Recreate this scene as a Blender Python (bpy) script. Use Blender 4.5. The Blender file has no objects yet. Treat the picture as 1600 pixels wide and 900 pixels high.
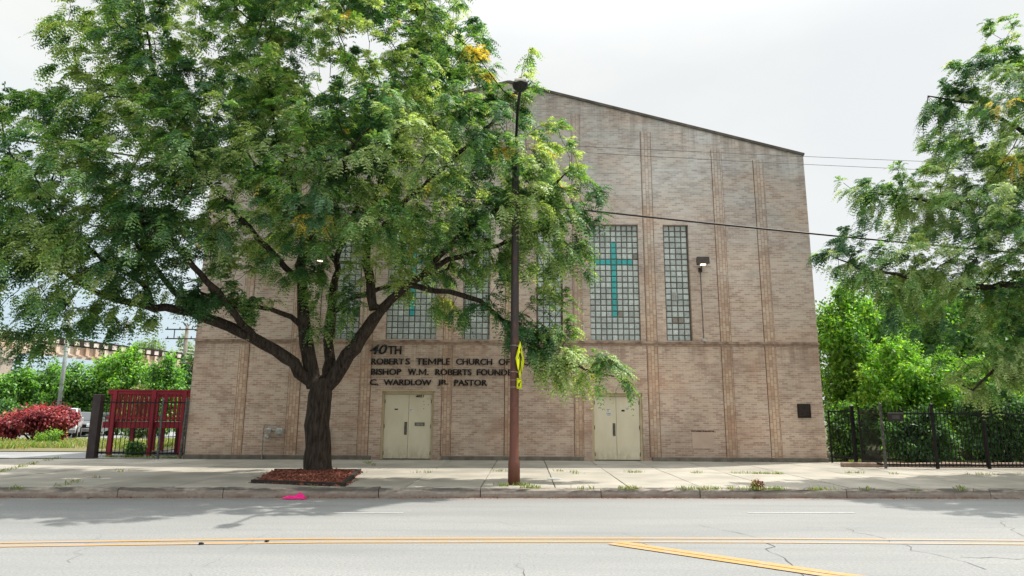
import bpy, bmesh, math, random
import numpy as np
from mathutils import Vector, Matrix
random.seed(7)
rng = np.random.default_rng(7)
SC = bpy.context.scene
COL = SC.collection
PI = math.pi

# ------------------------------------------------------------------ camera
PITCH, ROLL, FPX, CZ = math.radians(11.0), math.radians(0.345), 1066.67, 1.5
cam_d = bpy.data.cameras.new('camera')
cam_d.sensor_width = 36.0
cam_d.lens = 24.0
cam_d.clip_start, cam_d.clip_end = 0.1, 6000
cam = bpy.data.objects.new('camera', cam_d)
COL.objects.link(cam)
cam.matrix_world = (Matrix.Translation((0, 0, CZ)) @ Matrix.Rotation(PI / 2 + PITCH, 4, 'X')
                    @ Matrix.Rotation(ROLL, 4, 'Z'))
SC.camera = cam

# ------------------------------------------------------------------ world, sun, exposure
SUN_DIR = Vector((0.52, 0.28, 1.0)).normalized()          # towards the sun
SUN_EL = math.asin(SUN_DIR.z)
SUN_ROT = math.atan2(SUN_DIR.x, SUN_DIR.y)
world = bpy.data.worlds.new('World')
SC.world = world
world.use_nodes = True
wt = world.node_tree
for n in list(wt.nodes):
    wt.nodes.remove(n)
w_out = wt.nodes.new('ShaderNodeOutputWorld')
w_bg = wt.nodes.new('ShaderNodeBackground')
w_sky = wt.nodes.new('ShaderNodeTexSky')
w_sky.sky_type = 'NISHITA'
w_sky.sun_disc = False
w_sky.sun_elevation = SUN_EL
w_sky.sun_rotation = SUN_ROT
w_sky.air_density = 1.0
w_sky.dust_density = 2.0
w_sky.ozone_density = 1.0
w_tc = wt.nodes.new('ShaderNodeTexCoord')
w_map = wt.nodes.new('ShaderNodeMapping')
w_map.inputs['Scale'].default_value = (1.0, 1.0, 2.6)
w_map.inputs['Location'].default_value = (0.35, 0.0, 0.1)
w_n = wt.nodes.new('ShaderNodeTexNoise')
w_n.inputs['Scale'].default_value = 1.7
w_n.inputs['Detail'].default_value = 6.0
w_n.inputs['Roughness'].default_value = 0.5
w_r = wt.nodes.new('ShaderNodeMapRange')
w_r.inputs['From Min'].default_value = 0.35
w_r.inputs['From Max'].default_value = 0.62
w_r.inputs['To Min'].default_value = 0.88
w_r.inputs['To Max'].default_value = 0.99
w_mix = wt.nodes.new('ShaderNodeMix')
w_mix.data_type = 'RGBA'
w_mix.inputs['B'].default_value = (4.75, 4.90, 4.80, 1)      # thin bright cloud sheet
L = wt.links.new
w_dot = wt.nodes.new('ShaderNodeVectorMath')
w_dot.operation = 'DOT_PRODUCT'
w_dot.inputs[1].default_value = (0.5, 0.0, 1.0)
L(w_tc.outputs['Generated'], w_dot.inputs[0])
w_dr = wt.nodes.new('ShaderNodeMapRange')
w_dr.interpolation_type = 'SMOOTHSTEP'
w_dr.inputs['From Min'].default_value = -0.22
w_dr.inputs['From Max'].default_value = 0.22
L(w_dot.outputs['Value'], w_dr.inputs['Value'])
w_cm = wt.nodes.new('ShaderNodeMix')
w_cm.data_type = 'RGBA'
w_cm.inputs['A'].default_value = (3.0, 3.75, 4.15, 1)
w_cm.inputs['B'].default_value = (4.5, 4.55, 4.42, 1)
L(w_dr.outputs['Result'], w_cm.inputs['Factor'])
L(w_cm.outputs['Result'], w_mix.inputs['B'])
L(w_tc.outputs['Generated'], w_map.inputs['Vector'])
L(w_map.outputs['Vector'], w_n.inputs['Vector'])
L(w_n.outputs['Fac'], w_r.inputs['Value'])
L(w_r.outputs['Result'], w_mix.inputs['Factor'])
L(w_sky.outputs['Color'], w_mix.inputs['A'])
# the cloud sheet is brightest overhead, as overcast skies are
w_sep = wt.nodes.new('ShaderNodeSeparateXYZ')
L(w_tc.outputs['Generated'], w_sep.inputs[0])
w_z = wt.nodes.new('ShaderNodeMapRange')
w_z.interpolation_type = 'SMOOTHSTEP'
w_z.inputs['From Min'].default_value = 0.45
w_z.inputs['From Max'].default_value = 0.95
w_z.inputs['To Min'].default_value = 1.0
w_z.inputs['To Max'].default_value = 3.2
L(w_sep.outputs['Z'], w_z.inputs['Value'])
w_sc = wt.nodes.new('ShaderNodeVectorMath')
w_sc.operation = 'SCALE'
L(w_mix.outputs['Result'], w_sc.inputs[0])
w_r2 = wt.nodes.new('ShaderNodeMapRange')
w_r2.inputs['From Min'].default_value = 0.36
w_r2.inputs['From Max'].default_value = 0.64
w_r2.inputs['To Min'].default_value = 0.955
w_r2.inputs['To Max'].default_value = 1.05
L(w_n.outputs['Fac'], w_r2.inputs['Value'])
w_mu = wt.nodes.new('ShaderNodeMath')
w_mu.operation = 'MULTIPLY'
L(w_z.outputs['Result'], w_mu.inputs[0])
L(w_r2.outputs['Result'], w_mu.inputs[1])
L(w_mu.outputs[0], w_sc.inputs['Scale'])
L(w_sc.outputs['Vector'], w_bg.inputs['Color'])
w_bg.inputs['Strength'].default_value = 0.10
L(w_bg.outputs['Background'], w_out.inputs['Surface'])

sun_d = bpy.data.lights.new('sun', 'SUN')
sun_d.energy = 3.0
sun_d.angle = math.radians(0.6)
sun_d.color = (1.0, 0.94, 0.85)
sun = bpy.data.objects.new('sun', sun_d)
COL.objects.link(sun)
sun.rotation_euler = SUN_DIR.to_track_quat('Z', 'Y').to_euler()

SC.view_settings.view_transform = 'Standard'
SC.view_settings.look = 'None'
SC.view_settings.gamma = 1.0
SC.view_settings.exposure = 1.03

# ------------------------------------------------------------------ photo-survey helper: where a sight line meets a plane
_F = Vector((0, math.cos(PITCH), math.sin(PITCH)))
_U0 = Vector((0, -math.sin(PITCH), math.cos(PITCH)))
_R0 = Vector((1, 0, 0))
_R = _R0 * math.cos(ROLL) + _U0 * math.sin(ROLL)
_U = _U0 * math.cos(ROLL) - _R0 * math.sin(ROLL)


def at(px, py, Y):
    d = _F * FPX + _R * (px - 800) + _U * (450 - py)
    return Vector((0, 0, CZ)) + d * (Y / d.y)


def on_ground(px, py, z=0.0):
    d = _F * FPX + _R * (px - 800) + _U * (450 - py)
    return Vector((0, 0, CZ)) + d * ((z - CZ) / d.z)


# ------------------------------------------------------------------ materials
MATS = {}


def nodes_of(m):
    return m.node_tree.nodes, m.node_tree.links


def mat(name, col, rough=0.8, metal=0.0, var=0.12, scale=6.0, bump=0.0, bscale=40.0, col2=None, spec=0.3, island=0.0):
    """principled material with noise-driven colour wear (col -> col2), optional bump and per-island value shifts"""
    if name in MATS:
        return MATS[name]
    m = bpy.data.materials.new(name)
    m.use_nodes = True
    N, K = nodes_of(m)
    b = N['Principled BSDF']
    b.inputs['Roughness'].default_value = rough
    b.inputs['Metallic'].default_value = metal
    b.inputs['Specular IOR Level'].default_value = spec
    tc = N.new('ShaderNodeTexCoord')
    nz = N.new('ShaderNodeTexNoise')
    nz.inputs['Scale'].default_value = scale
    nz.inputs['Detail'].default_value = 5
    K.new(tc.outputs['Object'], nz.inputs['Vector'])
    rp = N.new('ShaderNodeMapRange')
    rp.inputs['From Min'].default_value = 0.32
    rp.inputs['From Max'].default_value = 0.68
    K.new(nz.outputs['Fac'], rp.inputs['Value'])
    mx = N.new('ShaderNodeMix')
    mx.data_type = 'RGBA'
    c2 = col2 if col2 else tuple(max(0, c * (1 - 2 * var)) for c in col)
    c1 = col if col2 else tuple(min(1, c * (1 + var)) for c in col)
    mx.inputs['A'].default_value = (*c1, 1)
    mx.inputs['B'].default_value = (*c2, 1)
    K.new(rp.outputs['Result'], mx.inputs['Factor'])
    last = mx.outputs['Result']
    if island > 0:
        g = N.new('ShaderNodeNewGeometry')
        r2 = N.new('ShaderNodeMapRange')
        r2.inputs['To Min'].default_value = 1 - island
        r2.inputs['To Max'].default_value = 1 + island
        K.new(g.outputs['Random Per Island'], r2.inputs['Value'])
        hv = N.new('ShaderNodeHueSaturation')
        K.new(last, hv.inputs['Color'])
        K.new(r2.outputs['Result'], hv.inputs['Value'])
        last = hv.outputs['Color']
    K.new(last, b.inputs['Base Color'])
    if bump > 0:
        n2 = N.new('ShaderNodeTexNoise')
        n2.inputs['Scale'].default_value = bscale
        n2.inputs['Detail'].default_value = 6
        K.new(tc.outputs['Object'], n2.inputs['Vector'])
        bp = N.new('ShaderNodeBump')
        bp.inputs['Strength'].default_value = bump
        bp.inputs['Distance'].default_value = 0.02
        K.new(n2.outputs['Fac'], bp.inputs['Height'])
        K.new(bp.outputs['Normal'], b.inputs['Normal'])
    MATS[name] = m
    return m


def leaf_mat(name, col, trans=0.45, var=0.45, tint=None, gloss=0.04):
    """thin leaf: diffuse + translucent with a little gloss, each leaflet its own shade"""
    if name in MATS:
        return MATS[name]
    m = bpy.data.materials.new(name)
    m.use_nodes = True
    N, K = nodes_of(m)
    N.remove(N['Principled BSDF'])
    out = N['Material Output']
    g = N.new('ShaderNodeNewGeometry')
    rp = N.new('ShaderNodeMapRange')
    rp.inputs['To Min'].default_value = 1 - var
    rp.inputs['To Max'].default_value = 1 + var
    K.new(g.outputs['Random Per Island'], rp.inputs['Value'])
    hv = N.new('ShaderNodeHueSaturation')
    hv.inputs['Color'].default_value = (*col, 1)
    K.new(rp.outputs['Result'], hv.inputs['Value'])
    d = N.new('ShaderNodeBsdfDiffuse')
    t = N.new('ShaderNodeBsdfTranslucent')
    gl = N.new('ShaderNodeBsdfGlossy')
    gl.inputs['Roughness'].default_value = 0.5
    gl.inputs['Color'].default_value = (0.75, 0.8, 0.75, 1)
    K.new(hv.outputs['Color'], d.inputs['Color'])
    mxt = N.new('ShaderNodeMix')
    mxt.data_type = 'RGBA'
    mxt.blend_type = 'MULTIPLY'
    mxt.inputs['Factor'].default_value = 1
    K.new(hv.outputs['Color'], mxt.inputs['A'])
    mxt.inputs['B'].default_value = (*(tint or (1.25, 1.35, 0.5)), 1)
    K.new(mxt.outputs['Result'], t.inputs['Color'])
    s1 = N.new('ShaderNodeMixShader')
    s1.inputs['Fac'].default_value = trans
    K.new(d.outputs[0], s1.inputs[1])
    K.new(t.outputs[0], s1.inputs[2])
    s2 = N.new('ShaderNodeMixShader')
    s2.inputs['Fac'].default_value = gloss
    K.new(s1.outputs[0], s2.inputs[1])
    K.new(gl.outputs[0], s2.inputs[2])
    K.new(s2.outputs[0], out.inputs['Surface'])
    MATS[name] = m
    return m


def math_node(N, K, op, a, b=None, c=None):
    n = N.new('ShaderNodeMath')
    n.operation = op
    for i, v in enumerate((a, b, c)):
        if v is None:
            continue
        if isinstance(v, (int, float)):
            n.inputs[i].default_value = v
        else:
            K.new(v, n.inputs[i])
    return n.outputs[0]


def mixc(N, K, fac, a, b, blend='MIX'):
    n = N.new('ShaderNodeMix')
    n.data_type = 'RGBA'
    n.blend_type = blend
    for s, v in (('Factor', fac), ('A', a), ('B', b)):
        if isinstance(v, tuple):
            n.inputs[s].default_value = (*v, 1)
        elif isinstance(v, (int, float)):
            n.inputs[s].default_value = v
        else:
            K.new(v, n.inputs[s])
    return n.outputs['Result']


def maprange(N, K, v, a, b, c=0.0, d=1.0):
    n = N.new('ShaderNodeMapRange')
    K.new(v, n.inputs['Value'])
    for s, x in (('From Min', a), ('From Max', b), ('To Min', c), ('To Max', d)):
        n.inputs[s].default_value = x
    return n.outputs['Result']


def noise(N, K, vec, scale, detail=4, rough=0.5):
    n = N.new('ShaderNodeTexNoise')
    n.inputs['Scale'].default_value = scale
    n.inputs['Detail'].default_value = detail
    n.inputs['Roughness'].default_value = rough
    K.new(vec, n.inputs['Vector'])
    return n.outputs['Fac']


def vscale(N, K, vec, s, loc=(0, 0, 0)):
    n = N.new('ShaderNodeMapping')
    n.inputs['Scale'].default_value = s
    n.inputs['Location'].default_value = loc
    K.new(vec, n.inputs['Vector'])
    return n.outputs['Vector']


def brick_mat(name, soldier=False):
    m = bpy.data.materials.new(name)
    m.use_nodes = True
    N, K = nodes_of(m)
    b = N['Principled BSDF']
    b.inputs['Roughness'].default_value = 0.85
    b.inputs['Specular IOR Level'].default_value = 0.2
    tc = N.new('ShaderNodeTexCoord')
    P = tc.outputs['Object']
    sx = N.new('ShaderNodeSeparateXYZ')
    K.new(P, sx.inputs[0])
    u = math_node(N, K, 'ADD', sx.outputs['X'], sx.outputs['Y'])
    cb = N.new('ShaderNodeCombineXYZ')
    if soldier:
        K.new(sx.outputs['Z'], cb.inputs['X'])
        K.new(u, cb.inputs['Y'])
    else:
        K.new(u, cb.inputs['X'])
        K.new(sx.outputs['Z'], cb.inputs['Y'])
    V = cb.outputs[0]
    br = N.new('ShaderNodeTexBrick')
    br.inputs['Scale'].default_value = 1.0
    br.inputs['Brick Width'].default_value = 0.212
    br.inputs['Row Height'].default_value = 0.0677 if not soldier else 0.105
    br.inputs['Mortar Size'].default_value = 0.0085
    br.inputs['Mortar Smooth'].default_value = 0.25
    br.inputs['Bias'].default_value = -0.15
    K.new(V, br.inputs['Vector'])
    if soldier:
        br.inputs['Color1'].default_value = (0.55, 0.41, 0.30, 1)
        br.inputs['Color2'].default_value = (0.40, 0.25, 0.175, 1)
        br.inputs['Mortar'].default_value = (0.30, 0.195, 0.145, 1)
        br.inputs['Mortar Size'].default_value = 0.010
    else:
        br.inputs['Color1'].default_value = (0.55, 0.415, 0.325, 1)
        br.inputs['Color2'].default_value = (0.345, 0.215, 0.165, 1)
        br.inputs['Mortar'].default_value = (0.55, 0.475, 0.395, 1)
    col = br.outputs['Color']
    # long brown runs of darker bricks
    nA = noise(N, K, vscale(N, K, P, (1.6, 1.6, 9.0)), 0.9, 4, 0.6)
    col = mixc(N, K, maprange(N, K, nA, 0.55, 0.76, 0, 0.42), col, (0.225, 0.14, 0.108))
    # rusty / reddish staining, low on the wall
    nB = noise(N, K, vscale(N, K, P, (0.5, 0.5, 0.8), (3.1, 0, 1.7)), 1.0, 5, 0.6)
    lowz = maprange(N, K, sx.outputs['Z'], 2.0, 7.5, 1.0, 0.35)
    fB = math_node(N, K, 'MULTIPLY', maprange(N, K, nB, 0.5, 0.72, 0, 0.5), lowz)
    col = mixc(N, K, fB, col, (0.38, 0.20, 0.12))
    # pale lime bloom
    nC = noise(N, K, vscale(N, K, P, (0.7, 0.7, 1.6), (9.0, 0, 4.0)), 1.1, 5, 0.65)
    col = mixc(N, K, maprange(N, K, nC, 0.52, 0.75, 0, 0.4), col, (0.54, 0.475, 0.41))
    # grey soot higher up: streaky, patchy weathering
    nD = noise(N, K, vscale(N, K, P, (0.45, 0.45, 0.9), (1.0, 0, 8.0)), 1.0, 6, 0.65)
    hz = maprange(N, K, sx.outputs['Z'], 3.5, 10.0, 0.0, 0.95)
    fD = math_node(N, K, 'MULTIPLY', hz, maprange(N, K, nD, 0.33, 0.62, 0.25, 1.0))
    if soldier:
        fD = math_node(N, K, 'MULTIPLY', fD, 0.8)
    hv = N.new('ShaderNodeHueSaturation')
    hv.inputs['Saturation'].default_value = 0.12
    hv.inputs['Value'].default_value = 0.92
    K.new(col, hv.inputs['Color'])
    col = mixc(N, K, fD, col, hv.outputs['Color'])
    nE = noise(N, K, P, 0.33, 3)
    hv2 = N.new('ShaderNodeHueSaturation')
    K.new(maprange(N, K, nE, 0.3, 0.7, 0.84, 1.22), hv2.inputs['Value'])
    K.new(col, hv2.inputs['Color'])
    col = hv2.outputs['Color']
    # dark run-off streaks under the coping and under the belt course
    rx = math_node(N, K, 'ABSOLUTE', math_node(N, K, 'ADD', sx.outputs['X'], 0.16))
    dtop = math_node(N, K, 'SUBTRACT', math_node(N, K, 'SUBTRACT', 13.38, math_node(N, K, 'MULTIPLY', rx, 0.2602)), sx.outputs['Z'])
    nS = noise(N, K, vscale(N, K, P, (4.5, 4.5, 0.22)), 1.0, 5, 0.7)
    s1 = math_node(N, K, 'MULTIPLY', maprange(N, K, dtop, 1.5, 0.0), maprange(N, K, nS, 0.42, 0.62))
    col = mixc(N, K, math_node(N, K, 'MULTIPLY', s1, 0.45), col, (0.12, 0.11, 0.10))
    below = math_node(N, K, 'LESS_THAN', sx.outputs['Z'], 4.05)
    s2 = math_node(N, K, 'MULTIPLY', maprange(N, K, sx.outputs['Z'], 2.9, 4.05), maprange(N, K, nS, 0.46, 0.64))
    s2 = math_node(N, K, 'MULTIPLY', s2, below)
    col = mixc(N, K, math_node(N, K, 'MULTIPLY', s2, 0.5), col, (0.17, 0.115, 0.085))
    # splash dirt at the foot of the wall
    nF = noise(N, K, vscale(N, K, P, (2.0, 2.0, 0.7)), 1.2, 4)
    fz = maprange(N, K, sx.outputs['Z'], 0.3, 1.0, 1.0, 0.0)
    nG = noise(N, K, vscale(N, K, P, (1.3, 1.3, 2.2), (5.0, 0, 2.0)), 1.0, 6, 0.7)
    col = mixc(N, K, maprange(N, K, nG, 0.5, 0.66, 0, 0.35), col, (0.20, 0.13, 0.10))
    fF = math_node(N, K, 'MULTIPLY', fz, maprange(N, K, nF, 0.35, 0.7, 0.1, 0.6))
    col = mixc(N, K, fF, col, (0.24, 0.16, 0.115))
    K.new(col, b.inputs['Base Color'])
    bp = N.new('ShaderNodeBump')
    bp.inputs['Strength'].default_value = 0.35
    bp.inputs['Distance'].default_value = 0.012
    inv = math_node(N, K, 'SUBTRACT', 1.0, br.outputs['Fac'])
    fine = noise(N, K, P, 60, 3)
    hgt = math_node(N, K, 'ADD', inv, math_node(N, K, 'MULTIPLY', fine, 0.35))
    K.new(hgt, bp.inputs['Height'])
    K.new(bp.outputs['Normal'], b.inputs['Normal'])
    return m


def road_mat():
    m = bpy.data.materials.new('worn_road')
    m.use_nodes = True
    N, K = nodes_of(m)
    b = N['Principled BSDF']
    b.inputs['Roughness'].default_value = 0.88
    b.inputs['Specular IOR Level'].default_value = 0.25
    tc = N.new('ShaderNodeTexCoord')
    P = tc.outputs['Object']
    n1 = noise(N, K, vscale(N, K, P, (0.25, 1.0, 1)), 0.8, 6, 0.6)
    col = mixc(N, K, maprange(N, K, n1, 0.3, 0.7), (0.28, 0.285, 0.283), (0.21, 0.217, 0.217))
    n2 = noise(N, K, P, 34, 4, 0.75)
    col = mixc(N, K, maprange(N, K, n2, 0.38, 0.66, 0, 0.9), col, (0.145, 0.15, 0.147))
    n6 = noise(N, K, P, 4.5, 5, 0.7)
    col = mixc(N, K, maprange(N, K, n6, 0.5, 0.72, 0, 0.35), col, (0.22, 0.225, 0.22))
    n3 = noise(N, K, P, 160, 2)
    col = mixc(N, K, maprange(N, K, n3, 0.6, 0.72, 0, 0.6), col, (0.46, 0.46, 0.44))
    sx = N.new('ShaderNodeSeparateXYZ')
    K.new(P, sx.inputs[0])
    n4 = noise(N, K, vscale(N, K, P, (0.18, 2.5, 1)), 1.0, 5, 0.6)
    col = mixc(N, K, maprange(N, K, n4, 0.5, 0.72, 0, 0.5), col, (0.165, 0.17, 0.17))
    # rusty dirt in the gutter
    g = math_node(N, K, 'SUBTRACT', sx.outputs['Y'], math_node(N, K, 'MULTIPLY', sx.outputs['X'], 0.045))
    n5 = noise(N, K, vscale(N, K, P, (1.2, 6, 1)), 1.5, 5)
    f5 = math_node(N, K, 'MULTIPLY', maprange(N, K, g, 13.4, 14.05), maprange(N, K, n5, 0.3, 0.65, 0.1, 0.95))
    col = mixc(N, K, f5, col, (0.17, 0.125, 0.095))
    K.new(col, b.inputs['Base Color'])
    bp = N.new('ShaderNodeBump')
    bp.inputs['Strength'].default_value = 0.25
    bp.inputs['Distance'].default_value = 0.01
    K.new(n2, bp.inputs['Height'])
    K.new(bp.outputs['Normal'], b.inputs['Normal'])
    return m


def paint_mat(name, c, under=(0.28, 0.285, 0.28), wear=(0.5, 0.66)):
    m = bpy.data.materials.new(name)
    m.use_nodes = True
    N, K = nodes_of(m)
    b = N['Principled BSDF']
    b.inputs['Roughness'].default_value = 0.7
    tc = N.new('ShaderNodeTexCoord')
    P = tc.outputs['Object']
    n1 = noise(N, K, P, 9, 6, 0.75)
    n2 = noise(N, K, vscale(N, K, P, (0.5, 3, 1)), 1.3, 3)
    s = math_node(N, K, 'ADD', math_node(N, K, 'MULTIPLY', n1, 0.65), math_node(N, K, 'MULTIPLY', n2, 0.35))
    col = mixc(N, K, maprange(N, K, s, wear[0], wear[1], 0.0, 0.85), c, under)
    K.new(col, b.inputs['Base Color'])
    return m


def bark_mat():
    m = bpy.data.materials.new('furrowed_bark')
    m.use_nodes = True
    N, K = nodes_of(m)
    b = N['Principled BSDF']
    b.inputs['Roughness'].default_value = 0.95
    b.inputs['Specular IOR Level'].default_value = 0.15
    tc = N.new('ShaderNodeTexCoord')
    P = tc.outputs['Object']
    n0 = noise(N, K, vscale(N, K, P, (1, 1, 0.16)), 21, 5, 0.65)
    n1 = noise(N, K, P, 3.0, 4)
    col = mixc(N, K, maprange(N, K, n0, 0.36, 0.62), (0.020, 0.015, 0.012), (0.068, 0.052, 0.041))
    col = mixc(N, K, maprange(N, K, n1, 0.5, 0.72, 0, 0.5), col, (0.085, 0.07, 0.056))
    K.new(col, b.inputs['Base Color'])
    bp = N.new('ShaderNodeBump')
    bp.inputs['Strength'].default_value = 1.0
    bp.inputs['Distance'].default_value = 0.05
    K.new(n0, bp.inputs['Height'])
    K.new(bp.outputs['Normal'], b.inputs['Normal'])
    return m


def kerb_mat():
    m = bpy.data.materials.new('weathered_kerb')
    m.use_nodes = True
    N, K = nodes_of(m)
    b = N['Principled BSDF']
    b.inputs['Roughness'].default_value = 0.92
    tc = N.new('ShaderNodeTexCoord')
    P = tc.outputs['Object']
    sx = N.new('ShaderNodeSeparateXYZ')
    K.new(P, sx.inputs[0])
    g = N.new('ShaderNodeNewGeometry')
    base = mixc(N, K, g.outputs['Random Per Island'], (0.27, 0.23, 0.195), (0.34, 0.30, 0.255))
    n0 = noise(N, K, P, 14, 5, 0.7)
    col = mixc(N, K, maprange(N, K, n0, 0.35, 0.7, 0, 0.6), base, (0.17, 0.145, 0.12))
    # black crust under the top edge, in patches
    n1 = noise(N, K, vscale(N, K, P, (0.9, 0.9, 6)), 1.7, 5, 0.65)
    f1 = math_node(N, K, 'MULTIPLY', maprange(N, K, n1, 0.42, 0.54), maprange(N, K, sx.outputs['Z'], 0.07, 0.15))
    col = mixc(N, K, math_node(N, K, 'MULTIPLY', f1, 0.85), col, (0.05, 0.044, 0.038))
    # red-brown grime from the gutter
    n2 = noise(N, K, vscale(N, K, P, (1.5, 1.5, 5), (4, 0, 0)), 1.9, 5, 0.6)
    f2 = math_node(N, K, 'MULTIPLY', maprange(N, K, n2, 0.34, 0.62), maprange(N, K, sx.outputs['Z'], 0.09, 0.02))
    col = mixc(N, K, math_node(N, K, 'MULTIPLY', f2, 0.8), col, (0.17, 0.085, 0.06))
    K.new(col, b.inputs['Base Color'])
    bp = N.new('ShaderNodeBump')
    bp.inputs['Strength'].default_value = 0.5
    bp.inputs['Distance'].default_value = 0.02
    K.new(n0, bp.inputs['Height'])
    K.new(bp.outputs['Normal'], b.inputs['Normal'])
    return m


# ------------------------------------------------------------------ mesh builder
class MB:
    def __init__(self):
        self.v, self.f, self.m = [], [], []

    def add(self, vs, fs, mi=0):
        o = len(self.v)
        self.v += [tuple(p) for p in vs]
        for f in fs:
            self.f.append([o + i for i in f])
            self.m.append(mi)
        return self

    def quad(self, a, b, c, d, mi=0):
        return self.add([a, b, c, d], [(0, 1, 2, 3)], mi)

    def box(self, x0, x1, y0, y1, z0, z1, mi=0):
        vs = [(x, y, z) for z in (z0, z1) for y in (y0, y1) for x in (x0, x1)]
        fs = [(0, 2, 3, 1), (4, 5, 7, 6), (0, 1, 5, 4), (2, 6, 7, 3), (0, 4, 6, 2), (1, 3, 7, 5)]
        return self.add(vs, fs, mi)

    def bbox(self, x0, x1, y0, y1, z0, z1, ch=0.01, mi=0, jit=0.0):
        """box with chamfered top edges"""
        def j():
            return random.uniform(-jit, jit)
        a = [(x0, y0, z0), (x1, y0, z0), (x1, y1, z0), (x0, y1, z0)]
        b = [(x0, y0, z1 - ch), (x1, y0, z1 - ch), (x1, y1, z1 - ch), (x0, y1, z1 - ch)]
        c = [(x0 + ch, y0 + ch, z1 + j()), (x1 - ch, y0 + ch, z1 + j()), (x1 - ch, y1 - ch, z1 + j()), (x0 + ch, y1 - ch, z1 + j())]
        fs = [(0, 3, 2, 1), (8, 9, 10, 11)]
        for i in range(4):
            k = (i + 1) % 4
            fs += [(i, k, 4 + k, 4 + i), (4 + i, 4 + k, 8 + k, 8 + i)]
        return self.add(a + b + c, fs, mi)

    def bar(self, p, q, w, d, up=(0, 0, 1), mi=0):
        """rectangular bar from p to q, w across, d along up"""
        p, q = Vector(p), Vector(q)
        t = (q - p).normalized()
        s = t.cross(Vector(up))
        if s.length < 1e-4:
            s = t.cross(Vector((0, 1, 0)))
        s.normalize()
        n = s.cross(t).normalized()
        vs = []
        for e in (p, q):
            for a, b in ((-1, -1), (1, -1), (1, 1), (-1, 1)):
                vs.append(e + s * (a * w / 2) + n * (b * d / 2))
        fs = [(0, 1, 2, 3), (7, 6, 5, 4)] + [(i, i + 4, (i + 1) % 4 + 4, (i + 1) % 4) for i in range(4)]
        return self.add(vs, fs, mi)

    def tube(self, pts, rad, n=8, mi=0, cap=True, noise_amp=0.0):
        pts = [Vector(p) for p in pts]
        if isinstance(rad, (int, float)):
            rad = [rad] * len(pts)
        ref = None
        rings = []
        o = len(self.v)
        for i, p in enumerate(pts):
            t = (pts[min(i + 1, len(pts) - 1)] - pts[max(i - 1, 0)])
            if t.length < 1e-9:
                t = Vector((0, 0, 1))
            t.normalize()
            if ref is None:
                ref = t.cross(Vector((0.31, 0.95, 0.1)))
                if ref.length < 1e-3:
                    ref = t.cross(Vector((1, 0, 0)))
            s = (ref - t * ref.dot(t))
            s = s.normalized() if s.length > 1e-6 else t.orthogonal().normalized()
            ref = s
            w = t.cross(s)
            for k in range(n):
                a = 2 * PI * k / n
                r = rad[i] * (1 + (random.uniform(-noise_amp, noise_amp) if noise_amp else 0))
                self.v.append(tuple(p + s * (math.cos(a) * r) + w * (math.sin(a) * r)))
            rings.append(o + i * n)
        for i in range(len(pts) - 1):
            a, b = rings[i], rings[i + 1]
            for k in range(n):
                self.f.append([a + k, a + (k + 1) % n, b + (k + 1) % n, b + k])
                self.m.append(mi)
        if cap:
            self.f.append([rings[0] + k for k in range(n)][::-1])
            self.m.append(mi)
            self.f.append([rings[-1] + k for k in range(n)])
            self.m.append(mi)
        return self

    def prism(self, pts2, to3, nrm, depth, mi=0):
        """extrude the polygon pts2 mapped by to3 along nrm"""
        nrm = Vector(nrm)
        a = [Vector(to3(*p)) for p in pts2]
        b = [p + nrm * depth for p in a]
        n = len(a)
        fs = [list(range(n))[::-1], list(range(n, 2 * n))]
        fs += [(i, (i + 1) % n, n + (i + 1) % n, n + i) for i in range(n)]
        return self.add(a + b, fs, mi)

    def build(self, name, mats, parent=None, smooth=False, origin=None):
        me = bpy.data.meshes.new(name)
        org = Vector(origin) if origin else Vector((0, 0, 0))
        me.from_pydata([tuple(Vector(p) - org) for p in self.v] if origin else self.v, [], self.f)
        if not isinstance(mats, (list, tuple)):
            mats = [mats]
        for m in mats:
            me.materials.append(m)
        if len(mats) > 1:
            me.polygons.foreach_set('material_index', self.m)
        if smooth:
            me.polygons.foreach_set('use_smooth', [True] * len(me.polygons))
        me.update()
        bm = bmesh.new()
        bm.from_mesh(me)
        bmesh.ops.recalc_face_normals(bm, faces=bm.faces)
        bm.to_mesh(me)
        bm.free()
        o = bpy.data.objects.new(name, me)
        o.location = org
        COL.objects.link(o)
        if parent:
            o.parent = parent
            o.matrix_parent_inverse = parent.matrix_world.inverted() if False else Matrix.Translation(-parent.location)
        return o


def np_mesh(name, V, F, mats, mi=None, parent=None):
    """V (n,3), F (m,4) arrays to an object, fast"""
    me = bpy.data.meshes.new(name)
    V = np.asarray(V, np.float32)
    F = np.asarray(F, np.int32)
    me.vertices.add(len(V))
    me.vertices.foreach_set('co', V.ravel())
    me.loops.add(F.size)
    me.loops.foreach_set('vertex_index', F.ravel())
    me.polygons.add(len(F))
    k = F.shape[1]
    me.polygons.foreach_set('loop_start', np.arange(0, F.size, k, dtype=np.int32))
    me.polygons.foreach_set('loop_total', np.full(len(F), k, np.int32))
    for m in (mats if isinstance(mats, (list, tuple)) else [mats]):
        me.materials.append(m)
    if mi is not None:
        me.polygons.foreach_set('material_index', np.asarray(mi, np.int32))
    me.update(calc_edges=True)
    o = bpy.data.objects.new(name, me)
    COL.objects.link(o)
    if parent:
        o.parent = parent
        o.matrix_parent_inverse = Matrix.Translation(-parent.location)
    return o


def thing(name, label, cat, loc=(0, 0, 0), group=None):
    o = bpy.data.objects.new(name, None)
    o.empty_display_size = 0.2
    o.location = loc
    COL.objects.link(o)
    return tag(o, label, cat, group)


def tag(o, label, cat, group=None):
    o['label'] = label
    o['category'] = cat
    if group:
        o['group'] = group
    return o


def struct(o):
    o['kind'] = 'structure'
    return o


def stuff(o, label, cat):
    o['kind'] = 'stuff'
    o['label'] = label
    o['category'] = cat
    return o


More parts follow.
